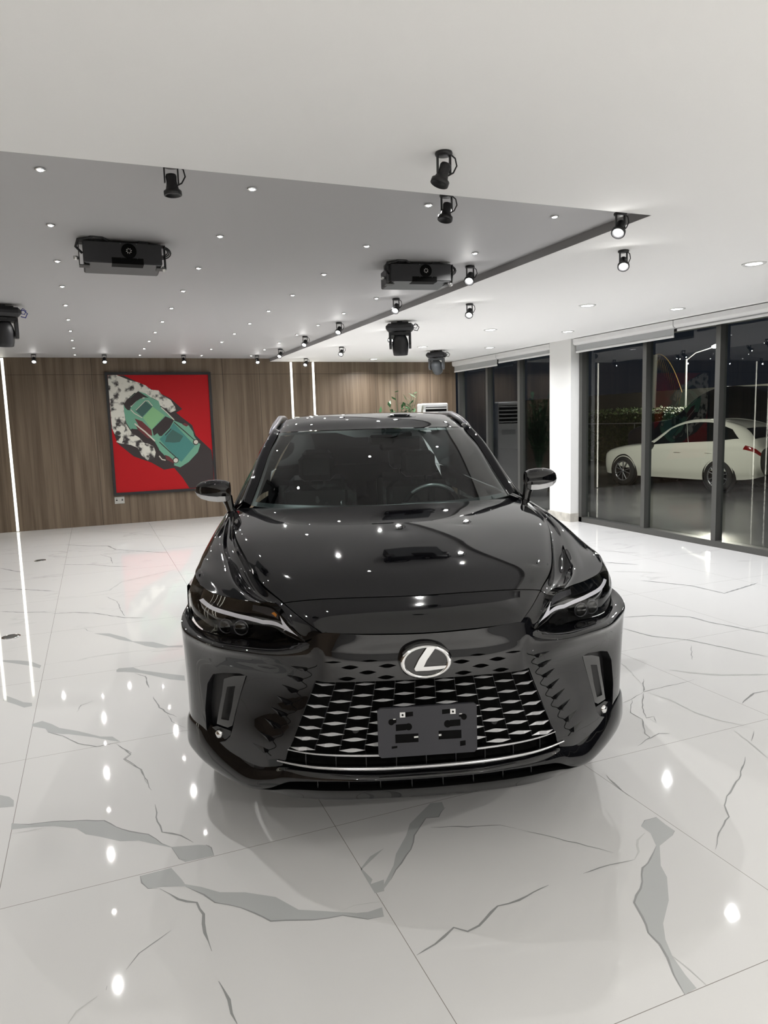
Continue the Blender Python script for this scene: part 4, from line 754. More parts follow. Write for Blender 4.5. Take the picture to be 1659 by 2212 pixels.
# ---- nose panel, hood
s = Skin(); s.grid(Patch(mirror_rows(NOSE)), 48, 16); s.build('nose_panel', M['paint'], car)
s = Skin(); s.grid(Patch(mirror_rows(HOOD)), 64, 60); s.build('hood', M['paint'], car)
for sg in (1, -1):
    fx = (lambda r: r) if sg == 1 else flipx
    s = Skin(c=(0, 1.6, .2)); s.grid(Patch(fx(FENDER)), 56, 50); s.grid(Patch(fx(GAP)), 10, 16); s.grid(Patch(fx(CHEEK)), 14, 10); s.build('fender', M['paint'], car)
    # headlight
    LP = Patch(fx(LAMP))
    lamp = Skin(c=(0, 1.4, .8)); lamp.grid(LP, 60, 12, off=-.035, mi=0)
    U, W = LP.nu-1, LP.nv-1
    rim = [(i*.25, 0) for i in range(int(U*4)+1)]+[(U, .5), (U, 1), (U, 1.5)]+[(U-i*.25, W) for i in range(int(U*4)+1)]
    o = len(lamp.v); n = len(rim)
    for k, off in ((0, .001), (1, -.035)):
        for p in rim: nn = LP.nrm(*p, (0, 1.4, .8)); lamp.v.append(LP.ev(*p)+nn*off); lamp.n.append(nn)
    for i in range(n-1): lamp.f.append((o+i, o+i+1, o+n+i+1, o+n+i)); lamp.mi.append(0)
    hl = lamp.build('headlight', M['gloss'], car)
    s = Skin(c=(0, 1.4, .8)); s.cut(LP, [], .2, .1, off=-.008, bd=.1, inside=[(5.75, 1.34), (5.083, 1.22), (3.881, 1.02), (2.47, .84), (1.213, 1.08), (.45, 1.30), (1.55, 1.78), (1.36, 1.30), (2.474, 1.071), (3.896, 1.257), (4.876, 1.40), (5.5, 1.54)])
    o = s.build('daytime_running_light', M['drl'], hl); o['label'] = 'pale L shaped light guide'
    s = Skin(c=(0, 1.4, .8)); s.cut(LP, [], .2, .1, off=-.012, bd=.1, inside=[(3.244, .467), (4.2, .70), (4.75, .75), (4.808, .15), (3.948, .08), (3.324, .297)])
    s.build('projector_bezel', M['trim'], hl)
    for uu in (3.7, 4.4):
        p = LP.ev(uu, .45); n_ = LP.nrm(uu, .45, (0, 1.4, .8)); c_ = p-n_*.012
        MB().lathe([(.026, 0), (.024, .004), (.018, .008), (0, .010)], c=tuple(c_), ax=(n_[0]*.4, -1, 0), n=18).build('projector_lens', M['wglass'] if 0 else M['gloss'], hl)
        MB().lathe([(.026, .002), (.028, .004), (.030, .001)], c=tuple(c_), ax=(n_[0]*.4, -1, 0), n=22, caps=False).build('projector_ring', M['alloy'], hl)
    s = Skin(c=(0, 1.4, .8)); s.cut(LP, [], .2, .1, off=-.014, bd=.1, inside=[(1.75, 1.72), (2.1, 1.80), (3.1, 1.80), (3.1, 1.50), (2.3, 1.38), (1.7, 1.40)]); s.build('reflector', M['alloy'], hl)
    s = Skin(c=(0, 1.4, .8)); s.cut(LP, [], .2, .1, off=-.012, bd=.1, inside=[(1.78, 1.66), (1.95, 1.70), (2.1, 1.55), (1.85, 1.45)]); 
    if sg == -1: s.build('amber_reflector', M['amber'], hl)
    s = Skin(c=(0, 1.4, .8)); s.grid(LP, 60, 12, off=.002); s.build('lens', M['lens'], hl)
    # side air vent
    V_ = (R_ if sg == 1 else L_)
    s = Skin(); s.recess(FA, V_(VENT), .06, 0, d=(-.25*sg, .97, 0), bd=.06)
    vt = s.build('side_vent', M['trim'], car)
    s = Skin(); inner = [(5.46, 2.6), (5.75, 2.52), (5.90, 2.0), (6.08, 1.42), (5.74, 1.45), (5.6, 1.9)]
    s.cut(FA, [V_(inner)], .15, .15, off=-.006, bd=.08, inside=V_([(5.09, 3.05), (5.5, 2.95), (5.85, 2.78), (5.98, 2.2), (6.30, 1.22), (5.80, 1.22), (5.60, 1.33), (5.36, 2.13)]))
    s.build('vent_blade', M['gloss'], vt)
    s = Skin(); s.cut(FA, [], .15, .15, off=-.012, bd=.08, inside=V_([(5.72, 1.12), (6.35, 1.12), (6.68, .98), (6.66, .66), (6.4, .60), (5.95, .78), (5.72, 1.0)])); s.build('vent_pocket', M['trim'], vt)
    p = FA.ev(UC+sg*6.25, .88); n_ = FA.nrm(UC+sg*6.25, .88)
    MB().lathe([(.020, -.006), (.019, .004), (.012, .012), (0, .014)], c=tuple(p-n_*.010), ax=tuple(n_), n=16).build('fog_light', M['chrome'], vt)
# ---- grille: dark web, silver lozenges, bars
s = Skin(); s.recess(FA, grille_hole, .055, 0, bd=.08); gr = s.build('grille', M['void'], car)
def fy(x, z): u, v = fz(x, z, 14); return float(FA.ev(u, v)[1])
web = MB(); dia = MB()
rows = [.690-.0208*k for k in range(13)]
for c2 in range(-11, 12, 2):
    c = c2/2; pts = []
    for z in (.700, .66, .60, .54, .48, .435):
        x = colx(c, z); pts.append((x, fy(max(min(x, .5), -.5), z)+.010, z))
    v = []
    for p in pts: v += [(p[0]-.0008, p[1], p[2]), (p[0]+.0008, p[1], p[2]), (p[0]+.0008, p[1]+.03, p[2]), (p[0]-.0008, p[1]+.03, p[2])]
    f = []
    for i in range(len(pts)-1):
        a = i*4; f += [(a, a+1, a+5, a+4), (a+1, a+2, a+6, a+5), (a+3, a, a+4, a+7)]
    web.add(v, f, 0)
for k, z in enumerate(rows):
    for c in range(-5, 6):
        if (c % 2 == 0) == (k % 2 == 0): continue
        sp = (.0715+(.690-z)*.074); x = c*sp; hw_ = sp*.54; t_ = .0030+.0002*k
        y0 = fy(x, z); yl = fy(x-hw_, z); yr = fy(x+hw_, z)
        if abs(c) == 5: (yl, yr) = (yl, yr)
        up = .0004*0
        v = [(x-hw_, yl+.003, z), (x, y0-.002, z-t_*.9), (x+hw_, yr+.003, z), (x, y0+.008, z+t_), (x, y0+.03, z-.004), (x-hw_*.3, y0-.001, z-t_*.8), (x+hw_*.3, y0-.001, z-t_*.8), (x-hw_*.3, y0+.007, z+t_*.85), (x+hw_*.3, y0+.007, z+t_*.85)]
        dia.add(v, [(0, 5, 7), (5, 1, 3, 7), (1, 6, 8, 3), (6, 2, 8), (0, 4, 5), (5, 4, 1), (1, 4, 6), (6, 4, 2), (0, 7, 4), (7, 3, 4), (3, 8, 4), (8, 2, 4)], 0)
web.build('grille_web', M['trim'], gr); o = dia.build('grille_lozenges', M['silver'], gr); o['label'] = 'rows of satin silver lozenges'
def bar(name, pts, r0, r1, m_, parent, n=10, flat=.6):
    b = MB(); k = len(pts)
    b.tube(pts, [r0+(r1-r0)*abs(i/(k-1)*2-1)**3 for i in range(k)], n); return b.build(name, m_, parent)
xs = np.linspace(-.505, .505, 41)
bar('upper_bar', [(x, fy(x, .418+.008*(x/.5)**2)+.001, .417+.012*(x/.5)**2) for x in xs], .0045, .002, M['silver'], gr)
xs = np.linspace(-.548, .548, 45)
o = bar('lower_bar', [(x, -.004+fy(x, .372), .366+.010*(x/.54)**2) for x in xs], .0072, .003, M['silverbar'], gr); o['label'] = 'long silver bar under the grille'
b = MB()
for x in np.linspace(-.44, .44, 9):
    b = MB(); b.box((x-.0012, fy(x, .39)+.008, .362), (x+.0012, fy(x, .39)+.05, .418)); b.build('intake_divider', M['satin'], gr)
b = MB()
for sx, sz in ((-1, .512), (1, .512)):
    b = MB(); b.lathe([(.013, -.0), (.013, .006), (.009, .008), (0, .008)], c=(sx*.255, .045, sz), ax=(0, -1, 0), n=16); b.build('parking_sensor', M['trim'], gr)
# ---- lip
LF = Patch(mirror_rows(LIPS)); s = Skin()
SLIT = [(UC-4.35, 2.78), (UC-3, 2.16), (UC-1.5, 2.12), (UC, 2.12), (UC+1.5, 2.12), (UC+3, 2.16), (UC+4.35, 2.78), (UC+3, 3.0), (UC+1.5, 3.0), (UC, 3.0), (UC-1.5, 3.0), (UC-3, 3.0)]
s.cut(LF, [SLIT], .2, .2, bd=.1); s.recess(LF, SLIT, .05, 1, bd=.1); lip = s.build('front_lip', [M['paint'], M['void']], car)
b = MB()
for x in np.linspace(-.4, .4, 8):
    b = MB(); b.box((x-.0012, .012+.3*x*x, .292), (x+.0012, .05+.3*x*x, .332)); b.build('intake_divider', M['satin'], lip)
# ---- emblem
b = MB(); n = 40; E_ = lambda a, c, y: [(a*math.cos(2*math.pi*i/n), y, .772+c*math.sin(2*math.pi*i/n)) for i in range(n)]
o_ = E_(.096, .066, .022); f_ = E_(.096, .066, -.004); g_ = E_(.088, .058, -.010)
b.add(o_+f_, [(i, (i+1) % n, n+(i+1) % n, n+i) for i in range(n)], 0, True); b.add(f_+g_, [(i, (i+1) % n, n+(i+1) % n, n+i) for i in range(n)], 0, True); b.add(g_, [tuple(range(n))], 0)
em = b.build('emblem', M['gloss'], car); em['label'] = 'oval chrome badge with a slanted letter L'
b = MB(); b.tube([(.083*math.cos(2*math.pi*i/n), -.012, .772+.055*math.sin(2*math.pi*i/n)) for i in range(n+1)], [.0072+.002*math.cos(4*math.pi*i/n) for i in range(n+1)], 10, caps=False); b.build('emblem_ring', M['chrome'], em)
lp = [(835, 198), (740, 340), (685, 452), (700, 480), (850, 482), (1000, 470), (1060, 448), (1052, 432), (790, 434), (830, 350), (925, 215), (905, 196)]
lp = [((x-818)*.000316, (380-y)*.000300) for x, y in lp]
b = MB(); b.prism(lp, lambda x, z: (x, -.018, .772+z), lambda x, z: (x, -.008, .772+z)); b.build('emblem_letter', M['chrome'], em)
# ---- plate bracket
b = MB(); pl = [(-.178+.01, .430), (.178-.01, .430), (.178, .440), (.178, .605), (.168, .613), (-.168, .613), (-.178, .605), (-.178, .440)]
b.prism(pl, lambda x, z: (x, -.022, z), lambda x, z: (x, -.010, z)); pb = b.build('number_plate_bracket', M['plate'], car); pb['label'] = 'empty matt grey number plate bracket'
def pq(x, y): return ((x-830)*.000285, .613-(y-(985-(x-205)*.044))*.000306)
b = MB()
def slot(poly, mi=0, d=.0004, nm=None, mt=None):
    p_ = [pq(*p) for p in poly]; b = MB(); b.prism(p_, lambda x, z: (x, -.022-d, z), lambda x, z: (x, -.021, z))
    b.build(nm or ('bracket_slot' if mi == 0 else 'bracket_clip'), M[mt] if mt else (M['void'] if mi == 0 else M['screw']), pb)
for (x0, y0, x1, y1) in ((550, 1025, 650, 1082), (1015, 1000, 1117, 1055), (430, 1172, 560, 1250), (1110, 1128, 1245, 1208), (420, 1292, 710, 1398), (965, 1258, 1255, 1362), (372, 1438, 442, 1466), (1236, 1388, 1306, 1450)):
    slot([(x0, y0+4), (x1, y0-4), (x1, y1-6), (x0, y1+4)])
for (cx, cy, r) in ((590, 1205, 44), (1082, 1178, 46), (375, 1145, 38), (1290, 1095, 38)): slot([(cx+r*math.cos(a), cy+r*math.sin(a)) for a in np.linspace(0, 6.28, 13)[:-1]], 0, .0005)
slot([(370, 1110), (440, 1112), (440, 1150), (390, 1170)]); slot([(1230, 1068), (1290, 1060), (1300, 1110), (1225, 1090)])
slot([(655, 1322), (708, 1318), (708, 1338), (655, 1342)], 1, .0008); slot([(967, 1302), (1000, 1300), (1000, 1322), (967, 1324)], 1, .0008)
slot([(400, 1105), (430, 1104), (430, 1114), (400, 1115)], 1, .0008); slot([(1232, 1054), (1265, 1052), (1265, 1062), (1232, 1064)], 1, .0008)

for (x0, y0) in ((517, 1056), (1150, 1024)):
    slot([(x0-33, y0-28), (x0+33, y0-30), (x0+33, y0+28), (x0-33, y0+30)], 0, .004, 'square_clip', 'ac'); slot([(x0+14*math.cos(a), y0+14*math.sin(a)) for a in np.linspace(0, 6.28, 9)[:-1]], 0, .0045, 'clip_hole')
# ---- greenhouse
s = Skin(c=(0, 2.6, .6)); s.grid(Patch(mirror_rows(ROOF)), 48, 40); s.build('roof', M['paint'], car)
s = Skin(c=(0, 2.6, .6)); WP = Patch(mirror_rows(WIND)); s.grid(WP, 40, 24); s.build('windscreen', M['wglass'], car)
s = Skin(c=(0, 2.6, .6))       # black ceramic band round the glass, just inside it
WU, WV = WP.nu-1, WP.nv-1
s.cut(WP, [[(.42, .16), (WU/2, .12), (WU-.42, .16), (WU-.42, 2.86), (WU/2+1, 2.90), (WU/2+.5, 2.62), (WU/2-.5, 2.62), (WU/2-1, 2.90), (.42, 2.86)]], .25, .15, off=-.004, bd=.15); s.build('windscreen_band', M['trim'], car)
for sg in (1, -1):
    fx = (lambda r: r) if sg == 1 else flipx
    s = Skin(c=(0, 2.8, .6)); s.grid(Patch(fx(PILLAR)), 14, 56); s.build('roof_pillar', M['paint'], car)
    b = MB(); b.tube([(sg*x, y, z) for x, y, z in ((.672, 2.38, 1.553), (.660, 2.46, 1.582), (.645, 2.60, 1.618), (.628, 2.85, 1.658), (.622, 3.3, 1.662), (.605, 3.8, 1.62), (.59, 4.1, 1.58))], [.010, .018, .022, .022, .022, .020, .010], 10)
    b.build('roof_rail', M['alloy'], car)
    rows_ = []
    for k in range(5): rows_.append([(sg*xx, yy, .22+.175*k) for xx, yy in [(([.925, .948, .957, .960, .957][k])-(.0 if j < 6 else (.012, .035, .07)[j-6]), .75+.5*j) for j in range(9)]])
    SP = Patch(rows_); hol = []
    for yc in (.985, 3.835):
        hol.append([((yc+.405*math.cos(a)-.75)/.5, (.37+.405*math.sin(a)-.22)/.175) for a in np.linspace(-.45, math.pi+.45, 26)])
    s = Skin(c=(0, 2.6, .5)); s.cut(SP, hol, .12, .25, bd=.1)
    rows_ = []
    for k, (xx, zz) in enumerate(((.957, .92), (.951, 1.0), (.930, 1.07), (.905, 1.115), (.868, 1.14))):
        rows_.append([(sg*(xx-dx), y, zz+dz) for y, dx, dz in ((1.74, 0, 0), (2.3, 0, .0), (3.2, 0, .01), (3.9, .01, .03), (4.4, .04, .05), (4.75, .09, .05))])
    s.grid(Patch(rows_), 30, 12); s.build('side_panel', M['paint'], car)
    wb = [(.866, 1.78, 1.135), (.866, 1.97, 1.14), (.866, 2.21, 1.14), (.866, 2.44, 1.14), (.866, 2.89, 1.14), (.864, 3.4, 1.15), (.845, 4.1, 1.17), (.80, 4.5, 1.19)]; wt = [(.83, 1.78, 1.165), (.775, 1.97, 1.31), (.722, 2.21, 1.45), (.68, 2.44, 1.545), (.68, 2.89, 1.585), (.68, 3.4, 1.572), (.66, 4.1, 1.51), (.57, 4.36, 1.53)]
    rows_ = [[(sg*(a[0]+(c[0]-a[0])*q+.018*q*(1-q)*4), a[1]+(c[1]-a[1])*q, a[2]+(c[2]-a[2])*q) for a, c in zip(wb, wt)] for q in (0, .5, 1)]
    s = Skin(c=(0, 2.6, .5)); s.grid(Patch(rows_), 20, 10); s.build('side_window', M['sglass'], car)
    # door mirror
    mr = MB(); st = [(.878, .052, .045, 1.243, 1.785), (.90, .062, .060, 1.243, 1.79), (.95, .066, .068, 1.246, 1.80), (1.0, .062, .066, 1.248, 1.81), (1.045, .050, .054, 1.249, 1.825), (1.072, .032, .036, 1.25, 1.835), (1.085, .010, .012, 1.25, 1.84)]
    nn = 20; v = []
    for (x, hz, hy, cz, cy) in st:
        for i in range(nn):
            a = 2*math.pi*i/nn; sn, cs = math.sin(a), math.cos(a); q = .78
            v.append((sg*x, cy+hy*math.copysign(abs(cs)**q, cs), cz+hz*math.copysign(abs(sn)**q, sn)))
    f = [(j*nn+i, j*nn+(i+1) % nn, (j+1)*nn+(i+1) % nn, (j+1)*nn+i) for j in range(len(st)-1) for i in range(nn)]+[tuple(range(nn))]+[tuple((len(st)-1)*nn+i for i in range(nn))]
    mr.add(v, f, 0, True); mo = mr.build('door_mirror', M['paint'], car)
    b = MB(); cs_ = []
    for (x, hz, hy, cz, cy) in st[0:]:
        cs_.append(((sg*x, cy-hy*.86, cz-hz*.42), (sg*x, cy-hy*.72, cz-hz*.90)))
    v = [(x, y-.006, z) for p in cs_ for (x, y, z) in p]+[(x, y+.012, z) for p in cs_ for (x, y, z) in p]; k = len(cs_)
    b.add(v, [(2*i, 2*i+1, 2*i+3, 2*i+2) for i in range(k-1)]+[(2*k+2*i, 2*k+2*i+1, 2*k+2*i+3, 2*k+2*i+2) for i in range(k-1)]+[(2*i, 2*i+2, 2*k+2*i+2, 2*k+2*i) for i in range(k-1)]+[(2*i+1, 2*i+3, 2*k+2*i+3, 2*k+2*i+1) for i in range(k-1)], 0, False)
    o = b.build('mirror_trim', M['silverbar'], mo); o['label'] = 'silver trim along the mirror edge'
    MB().tube([(sg*.90, 1.79, 1.205), (sg*.885, 1.775, 1.165), (sg*.872, 1.765, 1.12)], [.034, .026, .024], 12).build('mirror_stalk', M['gloss'], mo)
    for yc in (.985, 3.835):
        w_ = thing('x', (0, 0, 0), None, None); bpy.data.objects.remove(w_)
        b = MB(); b.lathe([(.25, -.12), (.34, -.12), (.368, -.09), (.372, 0), (.368, .09), (.34, .12), (.25, .12)], c=(sg*.80, yc, .372), ax=(1, 0, 0), n=40, caps=False); wh = b.build('wheel', M['tyre'], car)
        b = MB(); b.lathe([(.255, .10), (.262, .118), (.25, .12), (.245, .0)], c=(sg*.80, yc, .372), ax=(sg, 0, 0), n=40, caps=False); b.lathe([(0, .105), (.05, .10), (.06, .08), (0, .08)], c=(sg*.80, yc, .372), ax=(sg, 0, 0), n=16)
        for k in range(10):
            a = k*math.pi/5; b.tube([(sg*.898, yc+.04*math.cos(a), .372+.04*math.sin(a)), (sg*.905, yc+.25*math.cos(a+.08), .372+.25*math.sin(a+.08))], [.014, .012], 6)
        b.build('rim', M['alloy'], wh)
# ---- tail, underbody, cabin
tail = [[(-.59, 4.35, 1.52), (-.3, 4.43, 1.555), (0, 4.45, 1.56), (.3, 4.43, 1.555), (.59, 4.35, 1.52)], [(-.80, 4.72, 1.17), (-.4, 4.78, 1.17), (0, 4.80, 1.17), (.4, 4.78, 1.17), (.80, 4.72, 1.17)], [(-.887, 4.75, .92), (-.45, 4.86, .92), (0, 4.89, .92), (.45, 4.86, .92), (.887, 4.75, .92)], [(-.87, 4.75, .3), (-.45, 4.85, .3), (0, 4.88, .3), (.45, 4.85, .3), (.87, 4.75, .3)]]
s = Skin(c=(0, 2.6, .6)); s.grid(Patch(tail), 24, 24); s.build('tailgate', M['paint'], car)
b = MB(); b.box((-.68, .35, .20), (.68, 4.7, .30)); b.box((-.90, 1.45, .21), (.90, 3.36, .30)); b.box((-.60, .22, .25), (.60, .40, .80)); b.box((-.66, .40, .3), (.66, 1.3, .85)); b.build('underbody', M['void'], car)
b = MB(); b.box((-.83, 1.5, .3), (.83, 4.6, .42)); b.box((-.74, 1.50, .42), (.74, 1.60, 1.10)); b.build('cabin_floor', M['dash'], car)
b = MB(); b.grid(lambda u, v: ((u-.5)*1.46, 1.60+.48*v+.10*abs(u-.5)*2*(1-v), 1.105-.05*v*v-.015*(abs(u-.5)*2)**2), 24, 8); b.box((-.72, 1.95, .7), (.72, 2.07, 1.05)); b.box((.16, 1.85, 1.04), (.60, 2.10, 1.10))
ds = b.build('dashboard', M['dash'], car)
b = MB(); c_ = Vector((.37, 2.22, 1.03)); ax = Vector((0, 1, .42)).normalized(); e_ = Vector((1, 0, 0)); g_ = ax.cross(e_)
b.tube([c_+(e_*math.cos(a)+g_*math.sin(a))*.185 for a in np.linspace(0, 2*math.pi, 33)], .014, 8, caps=False)
for a in (0, math.pi, -math.pi/2, math.pi/2): 
    if a != math.pi/2: b.tube([c_, c_+(e_*math.cos(a)+g_*math.sin(a))*.18], [.03, .014], 6)
b.lathe([(0, -.03), (.06, -.03), (.075, 0), (0, 0)], c=tuple(c_), ax=tuple(ax), n=20); sw = b.build('steering_wheel', M['dash'], car)
b = MB(); b.tube([c_+(e_*math.cos(a)+g_*math.sin(a))*.186-ax*.004 for a in np.linspace(math.pi*1.25 if g_.z < 0 else math.pi*.25, math.pi*1.75 if g_.z < 0 else math.pi*.75, 14)], .0148, 8); b.build('wheel_trim', M['silverbar'], sw)
def seat(x, y, film):
    b = MB(); b.bbox((x-.26, y-.50, .42), (x+.26, y+.05, .62), .05); b.bbox((x-.25, 0, 0), (x+.25, .14, .62), .05, M=Matrix.Translation((0, y, .58)) @ Matrix.Rotation(-.22, 4, 'X'))
    b.bbox((x-.13, 0, .65), (x+.13, .10, .84), .035, M=Matrix.Translation((0, y, .58)) @ Matrix.Rotation(-.22, 4, 'X')); b.tube([(x-.05, y+.17, 1.15), (x-.05, y+.2, 1.26)], .008, 6); b.tube([(x+.05, y+.17, 1.15), (x+.05, y+.2, 1.26)], .008, 6)
    o = b.build('seat', M['seat'], car)
    if film:
        rr = random.Random(int(x*100)+5); b = MB()
        ph = [rr.uniform(0, 6) for _ in range(6)]
        def fn(u, v):
            wv = .010*math.sin(u*21+ph[0]+3*v)+.008*math.sin(u*37+ph[1]-5*v)+.006*math.sin(v*25+u*9+ph[2])
            return (x-.28+.56*u, y-.04+.20*v+wv, .60+.58*v)
        b.grid(fn, 50, 20); b.build('plastic_cover', M['film'], o)
seat(-.38, 2.62, True); seat(.38, 2.72, True); seat(-.38, 3.65, False); seat(.38, 3.65, False)
b = MB(); b.bbox((-.04, 2.06, 1.475), (.12, 2.16, 1.535), .015); b.bbox((.03, 2.10, 1.435), (.30, 2.135, 1.52), .016); b.bbox((-.02, 2.12, 1.51), (.24, 2.24, 1.55), .01); b.build('rear_view_mirror', M['void'], car)
# ================================================================ OUTSIDE AT NIGHT
b = MB(); b.box((XW+.3, -8, -.45), (60, 60, -.30)); tag(b.build('ground', M['asphalt']), kind='structure')
def suv(loc, rz, k, paint, label, hk=1.0):
    t = thing('parked_suv', loc, label, 'car', None, rz)
    # stations along the length: s, then seven points from sill to centre line
    S = [(0, [(.55, .38), (.62, .50), (.62, .66), (.60, .76), (.50, .83), (.3, .86), (0, .87)]),
         (.22, [(.84, .30), (.88, .50), (.88, .72), (.84, .86), (.70, .94), (.4, .98), (0, .99)]),
         (.8, [(.90, .27), (.965, .52), (.955, .84), (.90, .99), (.75, 1.06), (.4, 1.09), (0, 1.10)]),
         (1.4, [(.90, .27), (.965, .52), (.96, .88), (.92, 1.06), (.76, 1.12), (.4, 1.15), (0, 1.16)]),
         (1.7, [(.90, .27), (.965, .52), (.96, .88), (.92, 1.08), (.78, 1.19), (.4, 1.23), (0, 1.24)]),
         (2.2, [(.90, .27), (.965, .52), (.96, .90), (.92, 1.10), (.70, 1.50), (.45, 1.54), (0, 1.55)]),
         (2.7, [(.90, .27), (.965, .52), (.96, .90), (.92, 1.12), (.64, 1.66), (.4, 1.70), (0, 1.71)]),
         (3.3, [(.90, .27), (.965, .52), (.965, .92), (.92, 1.15), (.63, 1.68), (.4, 1.71), (0, 1.72)]),
         (3.9, [(.90, .30), (.97, .54), (.975, .95), (.93, 1.18), (.64, 1.58), (.4, 1.62), (0, 1.63)]),
         (4.35, [(.90, .32), (.97, .56), (.975, .98), (.93, 1.20), (.68, 1.42), (.4, 1.46), (0, 1.47)]),
         (4.66, [(.88, .36), (.95, .58), (.96, .95), (.92, 1.10), (.76, 1.21), (.4, 1.24), (0, 1.25)]),
         (4.82, [(.70, .42), (.84, .62), (.86, .85), (.82, .98), (.70, 1.05), (.4, 1.08), (0, 1.09)])]
    rows = []
    for s_, p in S: rows.append([(-x, s_, z*hk) for x, z in p]+[(x, s_, z*hk) for x, z in p[-2::-1]])
    P_ = Patch(rows); s = Skin(c=(0, 2.4, .7)); s.grid(P_, 72, 66)
    # closing faces front and back
    for row, y in ((rows[0], -.02), (rows[-1], 4.84)):
        o = len(s.v); pts = row; c_ = np.array([0, y, .62*hk]); s.v += [np.array(p) for p in pts]+[c_]; nn = np.array([0, -1. if y < 1 else 1., 0]); s.n += [nn]*(len(pts)+1)
        for i in range(len(pts)-1): s.f.append((o+i, o+i+1, o+len(pts))); s.mi.append(0)
    s.build('body', paint, t)
    # windows lie a few millimetres proud of the body
    side = [(3.12, 1.80/1), (3.12, 1.8)]
    for sg in (0, 1):
        m_ = lambda poly: [((12-u if sg else u), v) for u, v in poly]
        for nm, poly in (('front_window', [(3.10, 4.15), (3.88, 5.15), (3.92, 5.97), (3.10, 6.39)]), ('rear_window', [(3.10, 6.41), (3.92, 5.99), (3.92, 7.33), (3.10, 7.57)]), ('quarter_window', [(3.10, 7.59), (3.90, 7.35), (3.75, 8.2), (3.25, 8.85)])):
            s = Skin(c=(0, 2.4, .7)); s.cut(P_, [], .15, .2, off=.006, inside=m_(poly), bd=.15); s.build(nm, M['sglass2'], t)
        s = Skin(c=(0, 2.4, .7)); s.cut(P_, [], .15, .15, off=.008, inside=m_([(2.2, 9.3), (2.75, 9.45), (2.85, 10.4), (2.7, 11), (2.15, 11)]), bd=.15); s.build('tail_light', M['redlens'], t)
        s = Skin(c=(0, 2.4, .7)); s.cut(P_, [], .15, .15, off=.006, inside=m_([(3.0, .35), (3.5, .55), (3.4, 1.2), (3.0, 1.0), (2.7, .6)]), bd=.15); s.build('headlight', M['alloy'], t)
        sx = -1 if sg == 0 else 1
        b = MB(); b.bbox((sx*.98-.09, 1.78, 1.02*hk), (sx*.98+.09, 1.90, 1.17*hk), .03); b.build('door_mirror', M['trim'], t)
        for yy in (2.55, 3.45): 
            b = MB(); b.tube([(sx*.968, yy, .93*hk), (sx*.985, yy+.06, .935*hk), (sx*.985, yy+.14, .935*hk), (sx*.965, yy+.2, .93*hk)], .010, 6); b.build('door_handle', paint, t)
        for yc in (.92, 3.83):
            b = MB(); b.lathe([(0, -.1), (.44, -.1), (.44, .0), (.405, .012)], c=(sx*.965, yc, .40), ax=(sx, 0, 0), n=36, caps=False); b.build('wheel_arch', M['trim'], t)
            b = MB(); b.lathe([(.26, -.2), (.36, -.2), (.385, -.16), (.388, .0), (.37, .035), (.27, .04)], c=(sx*.965, yc, .388), ax=(sx, 0, 0), n=40, caps=False); wh = b.build('wheel', M['tyre'], t)
            b = MB(); b.lathe([(.245, .02), (.27, .044), (.262, .046), (.25, .03)], c=(sx*.965, yc, .388), ax=(sx, 0, 0), n=36, caps=False); b.lathe([(0, .052), (.045, .048), (.05, .03), (0, .03)], c=(sx*.965, yc, .388), ax=(sx, 0, 0), n=12)
            for q in range(5):
                for dd in (-.13, .13):
                    a = q*2*math.pi/5+dd; a2 = q*2*math.pi/5+dd*1.9
                    b.tube([(sx*1.005, yc+.04*math.cos(a), .388+.04*math.sin(a)), (sx*1.008, yc+.255*math.cos(a2), .388+.255*math.sin(a2))], [.012, .016], 6)
            b.build('rim', M['alloy2'], wh)
            b = MB(); b.lathe([(0, .0), (.25, .0)], c=(sx*.965, yc, .388), ax=(sx, 0, 0), n=24, caps=False); b.build('brake_disc', M['trim'], wh)
    s = Skin(c=(0, 2.4, .7)); s.cut(P_, [], .3, .2, off=.006, inside=[(4.35, 8.75), (7.65, 8.75), (8.0, 9.75), (4.0, 9.75)], bd=.2); s.build('rear_screen', M['sglass2'], t)
    s = Skin(c=(0, 2.4, .7)); s.cut(P_, [], .3, .2, off=.006, inside=[(4.15, 4.05), (7.85, 4.05), (7.7, 5.3), (4.3, 5.3)], bd=.2); s.build('windscreen', M['sglass2'], t)
    b = MB(); b.box((-.8, .4, .22), (.8, 4.6, .5*hk)); b.build('underbody', M['void'], t)
    t.scale = (k, k, k)
    return t
M['sglass2'] = mat('dark_car_window', (.006, .008, .008), .05, coat=1)
M['alloy2'] = mat('machined_alloy', (.30, .30, .31), .3, metal=.7)
W_F, W_R = Vector((13.37, 15.72)), Vector((13.70, 12.92))
d = (W_R-W_F).normalized(); ang = math.atan2(d.y, d.x)-math.pi/2
# local y runs from nose to tail, local -x/+x are the flanks; near flank wheel centres sit on W_F and W_R
def place_suv(Wf, off_y, k, side):
    nx = Vector((math.cos(ang), math.sin(ang))); ny = Vector((-math.sin(ang), math.cos(ang)))
    o = Wf-ny*(off_y*k)-nx*(side*k); return (o.x, o.y, -.30)
suv(place_suv(W_F, .92, 1.0, .96), ang, 1.0, M['suvwhite'], 'cream white coupe SUV parked outside behind the right windows')
suv(place_suv(Vector((16.3, 18.1)), .92, 1.18, .96), ang, 1.18, M['suvblack'], 'taller black SUV parked outside behind the white one', 1.28)
